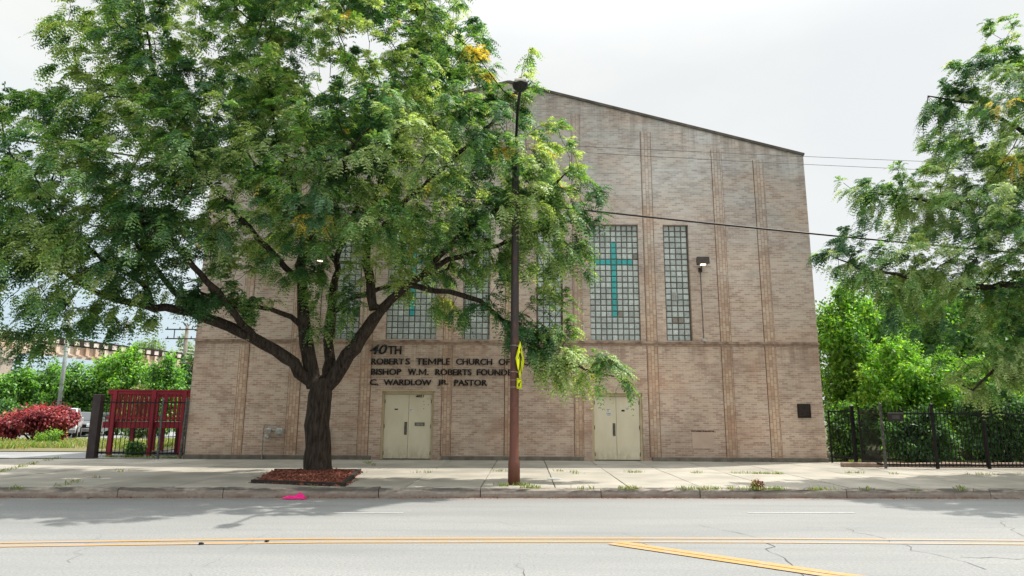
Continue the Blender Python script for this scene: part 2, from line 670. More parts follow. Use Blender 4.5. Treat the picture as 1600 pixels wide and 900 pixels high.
# ------------------------------------------------------------------ common materials
M_brick = brick_mat('tan_brick')
M_soldier = brick_mat('soldier_brick', True)
M_road = road_mat()
M_conc = mat('sidewalk_concrete', (0.355, 0.33, 0.285), 0.9, col2=(0.25, 0.235, 0.20), scale=1.1, bump=0.15, bscale=60, island=0.09)
M_kerb = kerb_mat()
M_soil = mat('joint_soil', (0.07, 0.055, 0.04), 0.95, col2=(0.10, 0.085, 0.05))
M_dark = mat('dark_recess', (0.02, 0.018, 0.016), 0.9)
M_iron = mat('black_iron', (0.009, 0.009, 0.0095), 0.55, 0.0, var=0.3, scale=12, spec=0.25)
M_irongrey = mat('worn_grey_iron', (0.11, 0.105, 0.10), 0.6, 0.0, var=0.3, scale=14)
M_bark = bark_mat()
M_bark2 = mat('twig_bark', (0.075, 0.05, 0.042), 0.95, col2=(0.04, 0.027, 0.022), scale=4)
M_cream2 = mat('cream_frame_paint', (0.54, 0.455, 0.295), 0.5, col2=(0.42, 0.33, 0.2), scale=3)
def door_mat():
    m = bpy.data.materials.new('cream_door_paint')
    m.use_nodes = True
    N, K = nodes_of(m)
    b = N['Principled BSDF']
    b.inputs['Roughness'].default_value = 0.45
    tc = N.new('ShaderNodeTexCoord')
    P = tc.outputs['Object']
    sx = N.new('ShaderNodeSeparateXYZ')
    K.new(P, sx.inputs[0])
    n0 = noise(N, K, vscale(N, K, P, (1, 1, 0.5)), 2.2, 5, 0.6)
    col = mixc(N, K, maprange(N, K, n0, 0.3, 0.7), (0.68, 0.61, 0.46), (0.60, 0.525, 0.375))
    n1 = noise(N, K, vscale(N, K, P, (3, 3, 1.2)), 2.6, 6, 0.75)
    low = maprange(N, K, sx.outputs['Z'], 0.75, 0.28, 0.0, 0.6)
    col = mixc(N, K, math_node(N, K, 'MULTIPLY', low, maprange(N, K, n1, 0.4, 0.65)), col, (0.26, 0.19, 0.12))
    n2 = noise(N, K, P, 23, 3, 0.7)
    col = mixc(N, K, maprange(N, K, n2, 0.66, 0.72, 0, 0.5), col, (0.30, 0.22, 0.14))
    K.new(col, b.inputs['Base Color'])
    bp = N.new('ShaderNodeBump')
    bp.inputs['Strength'].default_value = 0.2
    bp.inputs['Distance'].default_value = 0.02
    K.new(n0, bp.inputs['Height'])
    K.new(bp.outputs['Normal'], b.inputs['Normal'])
    return m


M_cream = door_mat()
M_steel = mat('dull_steel', (0.30, 0.29, 0.26), 0.45, 0.5, var=0.3, scale=25)
M_darksteel = mat('tarnished_brass', (0.15, 0.13, 0.105), 0.45, 0.4, var=0.3, scale=25)
M_letter = mat('black_letters', (0.010, 0.009, 0.009), 0.55, var=0.3)

# ================================================================== SETTING
KS = 0.045                                   # the street runs very slightly askew to the church front
WY = 22.6                                    # church front plane
XL, XR = -10.50, 10.18                       # church corners
ZB = 0.25                                    # pavement level at the church


def kerb_y(x):
    return 14.05 + KS * x


def walk_z(x, y):
    return 0.18 + 0.07 * max(0.0, min(1.0, (y - 14.3) / 8.3))


# ground sheet to the horizon
g = MB()
g.quad((-3000, -3000, -0.06), (3000, -3000, -0.06), (3000, 3000, -0.06), (-3000, 3000, -0.06))
struct(g.build('ground', mat('far_ground', (0.09, 0.10, 0.05), 0.95, col2=(0.14, 0.13, 0.09), scale=0.05)))

# road: one fine sheet, with cracks as dark faces just above it
r = MB()
r.quad((-160, -40, 0), (160, -40, 0), (160, 14.05 + KS * 160, 0), (-160, 14.05 - KS * 160, 0))


def crack(pix, w=0.012, jag=0.05, z=0.0035):
    pts = [on_ground(*p) for p in pix]
    out = []
    for a, b in zip(pts[:-1], pts[1:]):
        n = max(2, int((b - a).length / 0.16))
        s = (b - a).normalized().cross(Vector((0, 0, 1)))
        for i in range(n):
            out.append(a.lerp(b, i / n) + s * random.gauss(0, jag))
    out.append(pts[-1])
    prev = None
    for i, p in enumerate(out):
        t = (out[min(i + 1, len(out) - 1)] - out[max(0, i - 1)]).normalized()
        s = t.cross(Vector((0, 0, 1))) * (w * random.uniform(0.1, 0.75) / 2)
        cur = (Vector((p.x, p.y, z)) + s, Vector((p.x, p.y, z)) - s)
        if prev:
            r.quad(prev[0], cur[0], cur[1], prev[1], 1)
        prev = cur


crack([(1090, 820), (1125, 828), (1170, 836), (1190, 843)], 0.02, 0.03)
crack([(1196, 846), (1204, 858), (1225, 872), (1240, 882), (1256, 900)], 0.035, 0.035)
crack([(1320, 826), (1365, 838), (1420, 855), (1480, 870), (1540, 890)], 0.016)
crack([(970, 832), (1000, 842), (1012, 852)], 0.012)
crack([(1500, 870), (1560, 873), (1600, 872), (1660, 874)], 0.02)
crack([(1560, 812), (1580, 828), (1600, 838)], 0.012)
crack([(440, 826), (405, 842), (350, 870), (300, 900)], 0.006)
crack([(160, 836), (130, 852), (110, 880)], 0.006)
crack([(812, 880), (818, 890), (820, 900)], 0.015)
crack([(690, 800), (640, 806), (600, 806)], 0.006, 0.03)
crack([(1260, 824), (1400, 826), (1600, 824)], 0.009, 0.01)
crack([(720, 818), (780, 815), (840, 826)], 0.010)
struct(r.build('road', [M_road, mat('crack_tar', (0.085, 0.082, 0.078), 0.9)]))

# painted markings
M_yel = paint_mat('yellow_road_paint', (0.42, 0.225, 0.066), under=(0.26, 0.265, 0.26), wear=(0.46, 0.66))
M_yel2 = paint_mat('faded_yellow_paint', (0.40, 0.235, 0.095), under=(0.26, 0.265, 0.26), wear=(0.40, 0.60))
M_wht = paint_mat('white_road_paint', (0.40, 0.40, 0.39), under=(0.26, 0.265, 0.26), wear=(0.42, 0.60))
yl = MB()


def ribbon(mb, pts, w, z=0.006, mi=0):
    for a, b in zip(pts[:-1], pts[1:]):
        t = (b - a).normalized()
        s = t.cross(Vector((0, 0, 1))) * (w / 2)
        mb.quad(Vector((a.x, a.y, z)) + s, Vector((b.x, b.y, z)) + s, Vector((b.x, b.y, z)) - s, Vector((a.x, a.y, z)) - s, mi)


for off in (0.0, 5.0):
    pl = [(-900, 862), (-300, 855), (0, 848.5), (250, 845), (500, 842), (800, 841.5), (1000, 841.5), (1200, 842), (1400, 843.5), (1600, 845), (2300, 852)]
    P = [on_ground(x, y + off * 1.15) for x, y in pl]
    ribbon(yl, P[:7], 0.10)
    ribbon(yl, P[6:], 0.10, mi=1)
a, b, c = on_ground(960, 849), on_ground(1290, 897.5), on_ground(1800, 966)
for d in (-0.078, 0.078):
    s = (b - a).normalized().cross(Vector((0, 0, 1))) * d
    ribbon(yl, [a + s, b + s, c + s], 0.135, 0.0095)
struct(yl.build('yellow_road_marking', [M_yel, M_yel2]))
wl = MB()
for (xa, ya), (xb, yb) in (((522, 802), (630, 802)), ((1168, 801.5), (1335, 801.5)), ((-420, 803), (-250, 803)), ((1990, 806), (2200, 808))):
    ribbon(wl, [on_ground(xa, ya), on_ground(xb, yb)], 0.09, 0.0055)
struct(wl.build('white_road_marking', M_wht))

# kerb: weathered concrete lengths with open joints
k = MB()
x = -70.0
while x < 75:
    ln = random.choice((2.0, 2.4, 3.0, 3.0))
    x1 = x + ln
    top = 0.18 + random.uniform(-0.008, 0.006)
    prof = [(0, -0.05), (0.0, 0.08), (0.012, top - 0.03), (0.035, top - 0.006), (0.07, top), (0.24, top + 0.003), (0.24, -0.05)]
    ns = 14
    vs = []
    dy = random.uniform(-0.012, 0.012)
    for i in range(ns + 1):
        xx = x + 0.008 + (ln - 0.016) * i / ns
        for (py_, pz) in prof:
            jz = random.uniform(-0.016, 0.006) if 0.1 < pz else 0
            vs.append((xx, kerb_y(xx) + dy + py_ + (random.uniform(-0.014, 0.016) if pz > 0.1 else 0), pz + jz))
    n = len(prof)
    fs = []
    for i in range(ns):
        for j in range(n - 1):
            fs.append((i * n + j, (i + 1) * n + j, (i + 1) * n + j + 1, i * n + j + 1))
    fs += [tuple(range(n)), tuple(range(ns * n, ns * n + n))[::-1]]
    k.add(vs, fs)
    x = x1
struct(k.build('kerb', M_kerb))

# sidewalk: individual slabs, a dark bed under them
sw = MB()
bed = MB()
bed.quad((-70, kerb_y(-70) + 0.2, 0.10), (75, kerb_y(75) + 0.2, 0.10), (75, 22.59, 0.17), (-70, 22.59, 0.17))
struct(bed.build('sidewalk_bed', M_soil))
rows = [(0.255, 3.72), (3.735, 6.35), (6.362, 8.6)]


def slab_z(x, y):
    return walk_z(x, y)


x = -69.0
cols = []
while x < 74:
    w = 1.52 + random.uniform(-0.02, 0.02)
    cols.append((x, x + w - 0.014))
    x += w
for (xa, xb) in cols:
    for (ra, rb) in rows:
        if ra > 6 and xb > -10.9 and xa < -10.4:
            pass
        jz = [random.uniform(-0.006, 0.006) for _ in range(4)]
        pts = []
        for (xx, rr), dz in zip(((xa, ra), (xb, ra), (xb, rb), (xa, rb)), jz):
            yy = kerb_y(xx) + rr
            yy = min(yy, 22.595)
            # joints run a little askew
            skew = 0.02 * (yy - 14)
            pts.append(Vector((xx + skew, yy, slab_z(xx, yy) + dz)))
        if max(p.y for p in pts) - min(p.y for p in pts) < 0.3:
            continue
        ctr = sum(pts, Vector()) / 4
        ins = [p + (ctr - p).normalized() * 0.02 for p in pts]
        low = [p - Vector((0, 0, 0.012)) for p in pts]
        bot = [Vector((p.x, p.y, 0.05)) for p in pts]
        vs = ins + low + bot
        fs = [(0, 1, 2, 3)]
        for i in range(4):
            j = (i + 1) % 4
            fs += [(4 + i, 4 + j, j, i), (8 + i, 8 + j, 4 + j, 4 + i)]
        sw.add(vs, fs)
struct(sw.build('sidewalk', M_conc))

# left lot: asphalt drive and rough grass; right lot: bare soil under the shrubs
lot = MB()
lot.quad((-80, 22.58, 0.215), (XL, 22.58, 0.235), (XL, 120, 0.30), (-80, 120, 0.30))
struct(lot.build('parking_lot', mat('lot_asphalt', (0.27, 0.28, 0.28), 0.9, col2=(0.18, 0.185, 0.19), scale=0.9, bump=0.1)))
lot2 = MB()
lot2.quad((10.2, 22.0, 0.19), (90, 20.2, 0.19), (90, 120, 0.35), (10.2, 120, 0.35))
struct(lot2.build('garden_soil', mat('garden_earth', (0.10, 0.085, 0.05), 0.95, col2=(0.06, 0.08, 0.03), scale=1.2)))
# verge of rough turf between pavement and lot, left of the drive
vg = MB()
vg.quad((-60, 26.5, 0.262), (-13.5, 26.5, 0.262), (-15.5, 40, 0.285), (-60, 40, 0.285))
struct(vg.build('turf_verge', mat('turf_earth', (0.11, 0.115, 0.045), 0.95, col2=(0.16, 0.13, 0.075), scale=1.5)))

# ================================================================== CHURCH
ZE_R = 10.69
PX = -0.16                                    # ridge
ZP = 13.38
SL = (ZP - ZE_R) / (XR - PX)
ZE_L = ZP - SL * (PX - XL)


def roof_z(x):
    return ZP - SL * abs(x - PX)


church = thing('church_building', 'tan brick church hall with low gabled front and glass block windows', 'church', (0, WY, ZB))
# openings (x0, x1, z0, z1, depth): windows then doors
WIN_Z0, WIN_Z1 = 4.14, 8.14


def wx(px, py=531):
    return at(px, py, WY).x


big = [(wx(601.5), wx(681)), (wx(923), wx(1002))]
nar = [(wx(519), wx(560.5)), (wx(722), wx(765)), (wx(838), wx(880)), (wx(1042), wx(1083))]
DZ0 = 0.27
door_l = (wx(594.5, 680), wx(676.5, 680), 2.43)
door_r = (wx(925.5, 680), wx(1005, 680), 2.40)
OPEN = [(a, b, WIN_Z0, WIN_Z1, 0.16) for a, b in big + nar]
OPEN += [(door_l[0], door_l[1], 0.0, door_l[2], 0.22), (door_r[0], door_r[1], 0.0, door_r[2], 0.22)]
xs = sorted(set([XL, XR, PX] + [o[0] for o in OPEN] + [o[1] for o in OPEN]))
zs = sorted(set([0.0, ZE_R - 0.01] + [o[2] for o in OPEN] + [o[3] for o in OPEN]))
wall = MB()
for x0, x1 in zip(xs[:-1], xs[1:]):
    xm = (x0 + x1) / 2
    for z0, z1 in zip(zs[:-1], zs[1:]):
        zm = (z0 + z1) / 2
        if any(o[0] < xm < o[1] and o[2] < zm < o[3] for o in OPEN):
            continue
        wall.quad((x0, WY, z0), (x1, WY, z0), (x1, WY, z1), (x0, WY, z1))
    wall.quad((x0, WY, zs[-1]), (x1, WY, zs[-1]), (x1, WY, roof_z(x1)), (x0, WY, roof_z(x0)))
for (x0, x1, z0, z1, d) in OPEN:
    wall.quad((x0, WY, z0), (x0, WY, z1), (x0, WY + d, z1), (x0, WY + d, z0))
    wall.quad((x1, WY, z0), (x1, WY + d, z0), (x1, WY + d, z1), (x1, WY, z1))
    wall.quad((x0, WY, z1), (x1, WY, z1), (x1, WY + d, z1), (x0, WY + d, z1))
    wall.quad((x0, WY, z0), (x0, WY + d, z0), (x1, WY + d, z0), (x1, WY, z0))
DEP = 38.0
wall.quad((XL, WY, 0), (XL, WY + DEP, 0), (XL, WY + DEP, roof_z(XL)), (XL, WY, roof_z(XL)))
wall.quad((XR, WY, 0), (XR, WY, roof_z(XR)), (XR, WY + DEP, roof_z(XR)), (XR, WY + DEP, 0))
wall.add([(XL, WY + DEP, 0), (XR, WY + DEP, 0), (XR, WY + DEP, roof_z(XR)), (PX, WY + DEP, ZP), (XL, WY + DEP, roof_z(XL))], [(0, 1, 2, 3, 4)])
# shallow dark core so that nothing shows through the openings
wall.build('wall', M_brick, church)
core = MB()
core.box(XL + 0.4, XR - 0.4, WY + 0.24, WY + 0.6, 0.02, 9.0)
core.build('inner_wall', M_dark, church)
rf = MB()
for sgn, xe in ((-1, XL), (1, XR)):
    e0, e1 = Vector((PX, WY + 0.3, ZP - 0.06)), Vector((xe, WY + 0.3, roof_z(xe) - 0.06))
    b0, b1 = Vector((PX, WY + DEP, ZP - 0.06)), Vector((xe, WY + DEP, roof_z(xe) - 0.06))
    rf.quad(e0, e1, b1, b0)
rf.build('roof', mat('grey_roof_felt', (0.12, 0.12, 0.12), 0.9), church)
cp = MB()
for xe in (XL - 0.03, XR + 0.03):
    a, b = Vector((PX, WY + 0.13, ZP + 0.035)), Vector((xe, WY + 0.13, roof_z(xe) + 0.035))
    cp.bar(a, b, 0.36, 0.09, (0, 0, 1))
cp.build('coping', mat('weathered_coping', (0.13, 0.115, 0.10), 0.9, col2=(0.065, 0.058, 0.05), scale=3), church)
# belt course (window sills) right across the front
bz = 4.035
bl = MB()
bl.box(XL - 0.02, XR + 0.02, WY - 0.05, WY - 0.001, bz, bz + 0.07)
bl.build('belt_course', mat('belt_course_brick', (0.42, 0.31, 0.24), 0.9, col2=(0.14, 0.095, 0.075), scale=4, bump=0.3), church)
bl = MB()
bl.box(XL - 0.002, XR + 0.002, WY - 0.012, WY - 0.002, bz - 0.075, bz)
bl.build('belt_course_base', mat('belt_base_brick', (0.44, 0.32, 0.24), 0.9, col2=(0.29, 0.19, 0.14), scale=9), church)
# plinth
pl_ = MB()
for (a, b) in ((XL - 0.02, door_l[0] - 0.28), (door_l[1] + 0.3, door_r[0] - 0.28), (door_r[1] + 0.28, XR + 0.02)):
    pl_.bbox(a, b, WY - 0.07, WY - 0.001, 0.05, 0.375, 0.012)
pl_.build('plinth', mat('plinth_concrete', (0.19, 0.17, 0.14), 0.9, col2=(0.115, 0.10, 0.08), scale=4, bump=0.3), church)
# pilaster strips of upright bricks
PIL = []
for px, py, w in ((370, 700, 0.30), (453.5, 700, 0.38), (566, 700, 0.34), (698.5, 600, 0.30), (794, 600, 0.22), (904.5, 640, 0.28), (1024, 690, 0.34), (1143, 690, 0.34), (1213, 690, 0.34)):
    PIL.append((at(px, py, WY).x, w))
for i, (xc, w) in enumerate(PIL):
    p = MB()
    ztop = min(roof_z(xc - w / 2), roof_z(xc + w / 2)) - 0.55
    zb = 0.378
    segs = [(zb, bz - 0.08), (bz + 0.075, ztop)]
    blocked = [o for o in OPEN if o[0] - 0.02 < xc + w / 2 and o[1] + 0.02 > xc - w / 2]
    for z0, z1 in segs:
        for o in blocked:
            if o[2] < z1 and o[3] > z0:
                if o[2] < z0 + 0.2:
                    z0 = o[3] + 0.15
                else:
                    z1 = o[2] - 0.1
        if z1 - z0 > 0.3:
            p.box(xc - w / 2, xc + w / 2, WY - 0.022, WY - 0.001, z0, z1)
            p.box(xc - w / 2 - 0.018, xc - w / 2, WY - 0.006, WY - 0.001, z0, z1, 1)  # dark joint strip, with the pilaster's edge shadow line put into its colour
            p.box(xc + w / 2, xc + w / 2 + 0.014, WY - 0.006, WY - 0.001, z0, z1, 1)
    p.build('pilaster', [M_soldier, mat('pilaster_joint_shade', (0.16, 0.09, 0.06), 0.95, scale=3)], church)
# glass block windows
M_glass = bpy.data.materials.new('glass_block')
M_glass.use_nodes = True
N, K = nodes_of(M_glass)
b_ = N['Principled BSDF']
b_.inputs['Roughness'].default_value = 0.16
b_.inputs['Specular IOR Level'].default_value = 0.5
b_.inputs['Coat Weight'].default_value = 0.35
gg = N.new('ShaderNodeNewGeometry')
tc_ = N.new('ShaderNodeTexCoord')
nn = noise(N, K, tc_.outputs['Object'], 14, 4)
gcol = mixc(N, K, maprange(N, K, nn, 0.3, 0.7), (0.52, 0.575, 0.555), (0.37, 0.42, 0.41))
hv_ = N.new('ShaderNodeHueSaturation')
K.new(gcol, hv_.inputs['Color'])
K.new(maprange(N, K, gg.outputs['Random Per Island'], 0, 1, 0.75, 1.2), hv_.inputs['Value'])
K.new(hv_.outputs['Color'], b_.inputs['Base Color'])
M_gmortar = mat('window_mortar', (0.085, 0.068, 0.055), 0.9, col2=(0.15, 0.125, 0.105), scale=7)
M_turq = mat('turquoise_block_paint', (0.05, 0.36, 0.37), 0.45, col2=(0.075, 0.42, 0.42), scale=8, island=0.12)
M_patch = mat('dark_spare_block', (0.26, 0.235, 0.21), 0.6)


def block(mb, x0, x1, z0, z1, y, mi=0):
    g_ = 0.014
    x0, x1, z0, z1 = x0 + g_, x1 - g_, z0 + g_, z1 - g_
    if x1 - x0 < 0.02:
        return
    c = min(0.02, (x1 - x0) * 0.2)
    t = [random.uniform(-0.004, 0.004) for _ in range(4)]
    a = [(x0, y + 0.02, z0), (x1, y + 0.02, z0), (x1, y + 0.02, z1), (x0, y + 0.02, z1)]
    b = [(x0 + c, y + t[0], z0 + c), (x1 - c, y + t[1], z0 + c), (x1 - c, y + t[2], z1 - c), (x0 + c, y + t[3], z1 - c)]
    mb.add(a + b, [(4, 5, 6, 7)] + [(i, (i + 1) % 4, 4 + (i + 1) % 4, 4 + i) for i in range(4)], mi)


def window(x0, x1, cross=False):
    rows_ = 20
    ph = (WIN_Z1 - WIN_Z0) / rows_
    if cross:
        ncol = 9
        edges = [x0 + (x1 - x0) * i / ncol for i in range(ncol + 1)]
    else:
        w = x1 - x0
        pw = 0.2
        nfull = int((w - 0.06) / pw)
        rest = (w - nfull * pw) / 2
        edges = [x0] + [x0 + rest + pw * i for i in range(nfull + 1)] + [x1]
    yb = WY + 0.155
    back = MB()
    back.quad((x0, yb, WIN_Z0), (x1, yb, WIN_Z0), (x1, yb, WIN_Z1), (x0, yb, WIN_Z1))
    fr = back.build('window', M_gmortar, church)
    gb, cr = MB(), MB()
    for i in range(len(edges) - 1):
        for j in range(rows_):
            z0 = WIN_Z0 + j * ph
            rj = rows_ - 1 - j
            on = cross and ((i == 4 and 3 <= rj <= 15) or (rj == 6 and 1 <= i <= 7))
            odd = 0
            if not on and not cross and x0 > 4 and (rj, i) in ((16, 2), (16, 3)):
                odd = 1
            if not on and cross and x0 > 0 and (rj, i) in ((15, 5), (5, 8)):
                odd = 1
            block(cr if on else gb, edges[i], edges[i + 1], z0, z0 + ph, yb - 0.03, odd)
    gb.build('glass_block_panel', [M_glass, M_patch], fr)
    if cross:
        cr.build('cross', [M_turq, M_turq], fr)
    return fr


for a, b in big:
    window(a, b, True)
for a, b in nar:
    window(a, b)
# loose paper in the right-hand narrow window
x0 = nar[3][0]
nt = MB()
nt.box(x0 + 0.24, x0 + 0.43, WY + 0.095, WY + 0.1, 5.52, 5.78)
nt.build('window_vent', mat('grey_vent', (0.42, 0.42, 0.40), 0.7, col2=(0.2, 0.2, 0.19), scale=60), church)
# infilled cornerstone with a rusty top
a, b = at(1081, 674, WY), at(1115.5, 701, WY)
cs = MB()
cs.box(a.x, b.x, WY - 0.014, WY - 0.001, b.z, a.z)
cso = cs.build('cornerstone', mat('cornerstone_stone', (0.50, 0.375, 0.30), 0.9, col2=(0.44, 0.325, 0.26), scale=3), church)
cs = MB()
n = 18
for i in range(n):
    xa = a.x - 0.03 + (b.x - a.x + 0.06) * i / n
    cs.box(xa, xa + (b.x - a.x + 0.06) / n, WY - 0.02, WY - 0.0145, a.z - random.uniform(0.0, 0.022), a.z + random.uniform(0.022, 0.032))
cs.build('rust_edge', mat('rust_stain', (0.10, 0.05, 0.035), 0.95), cso)


# doors
def double_door(x0, x1, ztop, left):
    fw = 0.075
    yf = WY + 0.10
    fr = MB()
    fr.bbox(x0, x0 + fw, yf - 0.04, yf + 0.10, DZ0 - 0.03, ztop - 0.001, 0.006)
    fr.bbox(x1 - fw, x1, yf - 0.04, yf + 0.10, DZ0 - 0.03, ztop - 0.001, 0.006)
    fr.box(x0 + fw, x1 - fw, yf - 0.038, yf + 0.10, ztop - 0.10, ztop - 0.002)
    frame = fr.build('door_frame', M_cream2, church)
    ld = MB()
    ld.box(x0 - 0.02, x1 + 0.02, WY - 0.035, WY + 0.06, ztop + 0.001, ztop + 0.035)
    ld.build('lintel', M_cream2, frame)
    th_ = MB()
    th_.box(x0 - 0.02, x1 + 0.02, WY - 0.04, yf + 0.11, 0.05, DZ0 - 0.012)
    th_.build('threshold', mat('threshold_stone', (0.20, 0.18, 0.15), 0.9), frame)
    xm = (x0 + x1) / 2 + (0.02 if left else -0.02)
    for s in (0, 1):
        xa, xb = (x0 + fw + 0.006, xm - 0.005) if s == 0 else (xm + 0.005, x1 - fw - 0.006)
        d = MB()
        d.box(xa, xb, yf, yf + 0.05, DZ0 + 0.012, ztop - 0.108)
        leaf = d.build('door', M_cream, church)
        xh = xa + 0.012 if s == 0 else xb - 0.012
        for zz in (0.45, 1.3, 2.1):
            h = MB()
            h.tube([(xh, yf - 0.008, zz - 0.06), (xh, yf - 0.008, zz + 0.06)], 0.012, 6)
            h.build('hinge', M_darksteel, leaf)
        if s == 0:
            hp = MB()
            xc = xb - 0.075
            hp.bbox(xc - 0.045, xc + 0.045, yf - 0.008, yf - 0.001, 1.03, 1.44, 0.005)
            hp.tube([(xc, yf - 0.012, 1.10), (xc, yf - 0.055, 1.13), (xc, yf - 0.055, 1.26), (xc, yf - 0.012, 1.29)], 0.014, 8)
            hp.tube([(xc, yf - 0.003, 1.385), (xc, yf - 0.028, 1.385)], 0.027, 12)
            hp.build('handle', M_darksteel, leaf, False)
        def plate(px0, py0, px1, py1, m, nm, rows_=0, parent=leaf):
            A, B = at(px0, py0, yf), at(px1, py1, yf)
            q = MB()
            q.box(A.x, B.x, yf - 0.004, yf - 0.001, B.z, A.z)
            for rr in range(rows_):
                zz = A.z + (B.z - A.z) * (rr + 0.5) / rows_
                q.box(A.x + 0.01, B.x - 0.01 - 0.03 * (rr % 2), yf - 0.0055, yf - 0.0042, zz - 0.006, zz + 0.006, 1)
            q.build(nm, [m, M_letter], parent)
        if left and s == 0:
            plate(616.6, 638.5, 622, 640.5, M_letter, 'sticker')
            plate(617.8, 635.6, 620.6, 637.4, mat('sticker_white', (0.7, 0.7, 0.68), 0.6), 'sticker')
        if left and s == 1:
            plate(640, 638.5, 645.5, 643, mat('sticker_white', (0.7, 0.7, 0.68), 0.6), 'notice', 2)
            A, B = at(648, 660, yf), at(663.5, 665.5, yf)
            q = MB()
            q.bbox(A.x, B.x, yf - 0.014, yf - 0.001, B.z, A.z, 0.004)
            q.box(A.x + 0.05, B.x - 0.05, yf - 0.018, yf - 0.0142, B.z + 0.035, A.z - 0.035, 1)
            q.build('letter_slot', [M_darksteel, M_steel], leaf)
            for (X, Y_) in ((542, 205), (545, 241), (595, 243), (590, 175), (622, 175), (540, 290)):
                p = at(590 + X / 7.5, 600 + Y_ / 7.5, yf)
                q = MB()
                q.box(p.x - 0.016, p.x + 0.016, yf - 0.003, yf - 0.001, p.z - 0.009, p.z + 0.009)
                q.build('screw_hole', M_darksteel, leaf)
        if not left and s == 0:
            plate(948, 638.5, 953.5, 643.5, mat('sticker_white', (0.7, 0.7, 0.68), 0.6), 'notice', 2)
            plate(947, 645, 955, 649.5, mat('sticker_white', (0.7, 0.7, 0.68), 0.6), 'notice', 2)
        if not left and s == 1:
            plate(971, 640.3, 976, 643, M_letter, 'sticker')
            plate(977.5, 637, 983, 640.5, mat('sticker_white', (0.7, 0.7, 0.68), 0.6), 'notice', 2)
    return frame


double_door(*door_l, True)
double_door(*door_r, False)


# lettering
def text_mesh(s, x0, x1, z0, z1, y, name, m, parent, bold=0.02, depth=0.03, shear=0.0):
    cu = bpy.data.curves.new('tmp', 'FONT')
    cu.body = s
    cu.size = 1.0
    cu.offset = bold
    cu.shear = shear
    cu.resolution_u = 3
    to = bpy.data.objects.new('tmp', cu)
    COL.objects.link(to)
    dg = bpy.context.evaluated_depsgraph_get()
    me = bpy.data.meshes.new_from_object(to.evaluated_get(dg))
    bpy.data.objects.remove(to)
    bpy.data.curves.remove(cu)
    co = np.empty(len(me.vertices) * 3, np.float32)
    me.vertices.foreach_get('co', co)
    co = co.reshape(-1, 3)
    mn, mx = co.min(0), co.max(0)
    X = x0 + (co[:, 0] - mn[0]) / (mx[0] - mn[0]) * (x1 - x0)
    Z = z0 + (co[:, 1] - mn[1]) / (mx[1] - mn[1]) * (z1 - z0)
    out = np.stack([X, np.full_like(X, y), Z], 1)
    bm = bmesh.new()
    bm.from_mesh(me)
    for v, p in zip(bm.verts, out):
        v.co = p
    geo = bmesh.ops.extrude_face_region(bm, geom=list(bm.faces))
    for e in geo['geom']:
        if isinstance(e, bmesh.types.BMVert):
            e.co.y -= depth
    bmesh.ops.recalc_face_normals(bm, faces=bm.faces)
    me2 = bpy.data.meshes.new(name)
    bm.to_mesh(me2)
    bm.free()
    bpy.data.meshes.remove(me)
    me2.materials.clear()
    me2.materials.append(m)
    return me2


def serifed(me_list, name, m, parent, serif=None):
    bm = bmesh.new()
    for me in me_list:
        bm.from_mesh(me)
        bpy.data.meshes.remove(me)
    me = bpy.data.meshes.new(name)
    bm.to_mesh(me)
    bm.free()
    me.materials.append(m)
    o = bpy.data.objects.new(name, me)
    COL.objects.link(o)
    if parent:
        o.parent = parent
        o.matrix_parent_inverse = Matrix.Translation(-parent.location)
    return o


def m_glyph(x0, x1, z0, z1, y, depth=0.03):
    w, h = x1 - x0, z1 - z0
    mb = MB()
    st = 0.17 * w
    def P3(u, v):
        return (x0 + u, y, z0 + v)
    nrm = (0, -1, 0)
    mb.prism([(0, 0), (st * .8, 0), (st * .8, h), (0, h)], P3, nrm, depth)
    mb.prism([(w - st, 0), (w, 0), (w, h), (w - st, h)], P3, nrm, depth)
    mb.prism([(st * .8, h), (st * .8, h * .70), (w * .47, h * .12), (w * .53, h * .12), (w * .53, h * .34)], P3, nrm, depth * .98)
    mb.prism([(w - st, h), (w - st, h * .74), (w * .53, h * .12), (w * .535, h * .34)], P3, nrm, depth * .96)
    me = bpy.data.meshes.new('tmp')
    me.from_pydata(mb.v, [], mb.f)
    return me


sg = thing('church_sign', 'black raised capital letters in four lines on brick above left door', 'sign', (-4.0, WY, 2.6))
LINES = [
    [('40', 100, 240, 98, 180, 0.035, 0.25), ('TH', 250, 357, 110, 179, 0.034, 0)],
    [('ROBERT', 110, 380, 213, 266, 0.032, 0), ('S', 394, 430, 213, 266, 0.032, 0), ('TE', 485, 572, 213, 266, 0.032, 0), ('M', 583, 648, 213, 266, 0, 0), ('PLE', 660, 762, 213, 266, 0.032, 0), ('CHURCH', 815, 1115, 215, 268, 0.032, 0),
     ('OF', 1170, 1262, 216, 270, 0.032, 0), ('GOD', 1306, 1498, 216, 271, 0.032, 0)],
    [('BISHOP', 108, 357, 299, 352, 0.036, 0), ('W.', 415, 492, 300, 353, 0, 0), ('M', 507, 566, 300, 353, 0, 0), ('.', 575, 585, 344, 353, 0, 0), ('ROBERTS', 643, 943, 302, 355, 0.034, 0), ('FOUNDER', 988, 1325, 303, 357, 0.034, 0)],
    [('C.', 98, 168, 388, 438, 0.036, 0), ('WARDLOW', 213, 608, 388, 439, 0.034, 0), ('JR.', 662, 752, 391, 443, 0.034, 0), ('PASTOR', 800, 1072, 390, 442, 0.034, 0)],
]
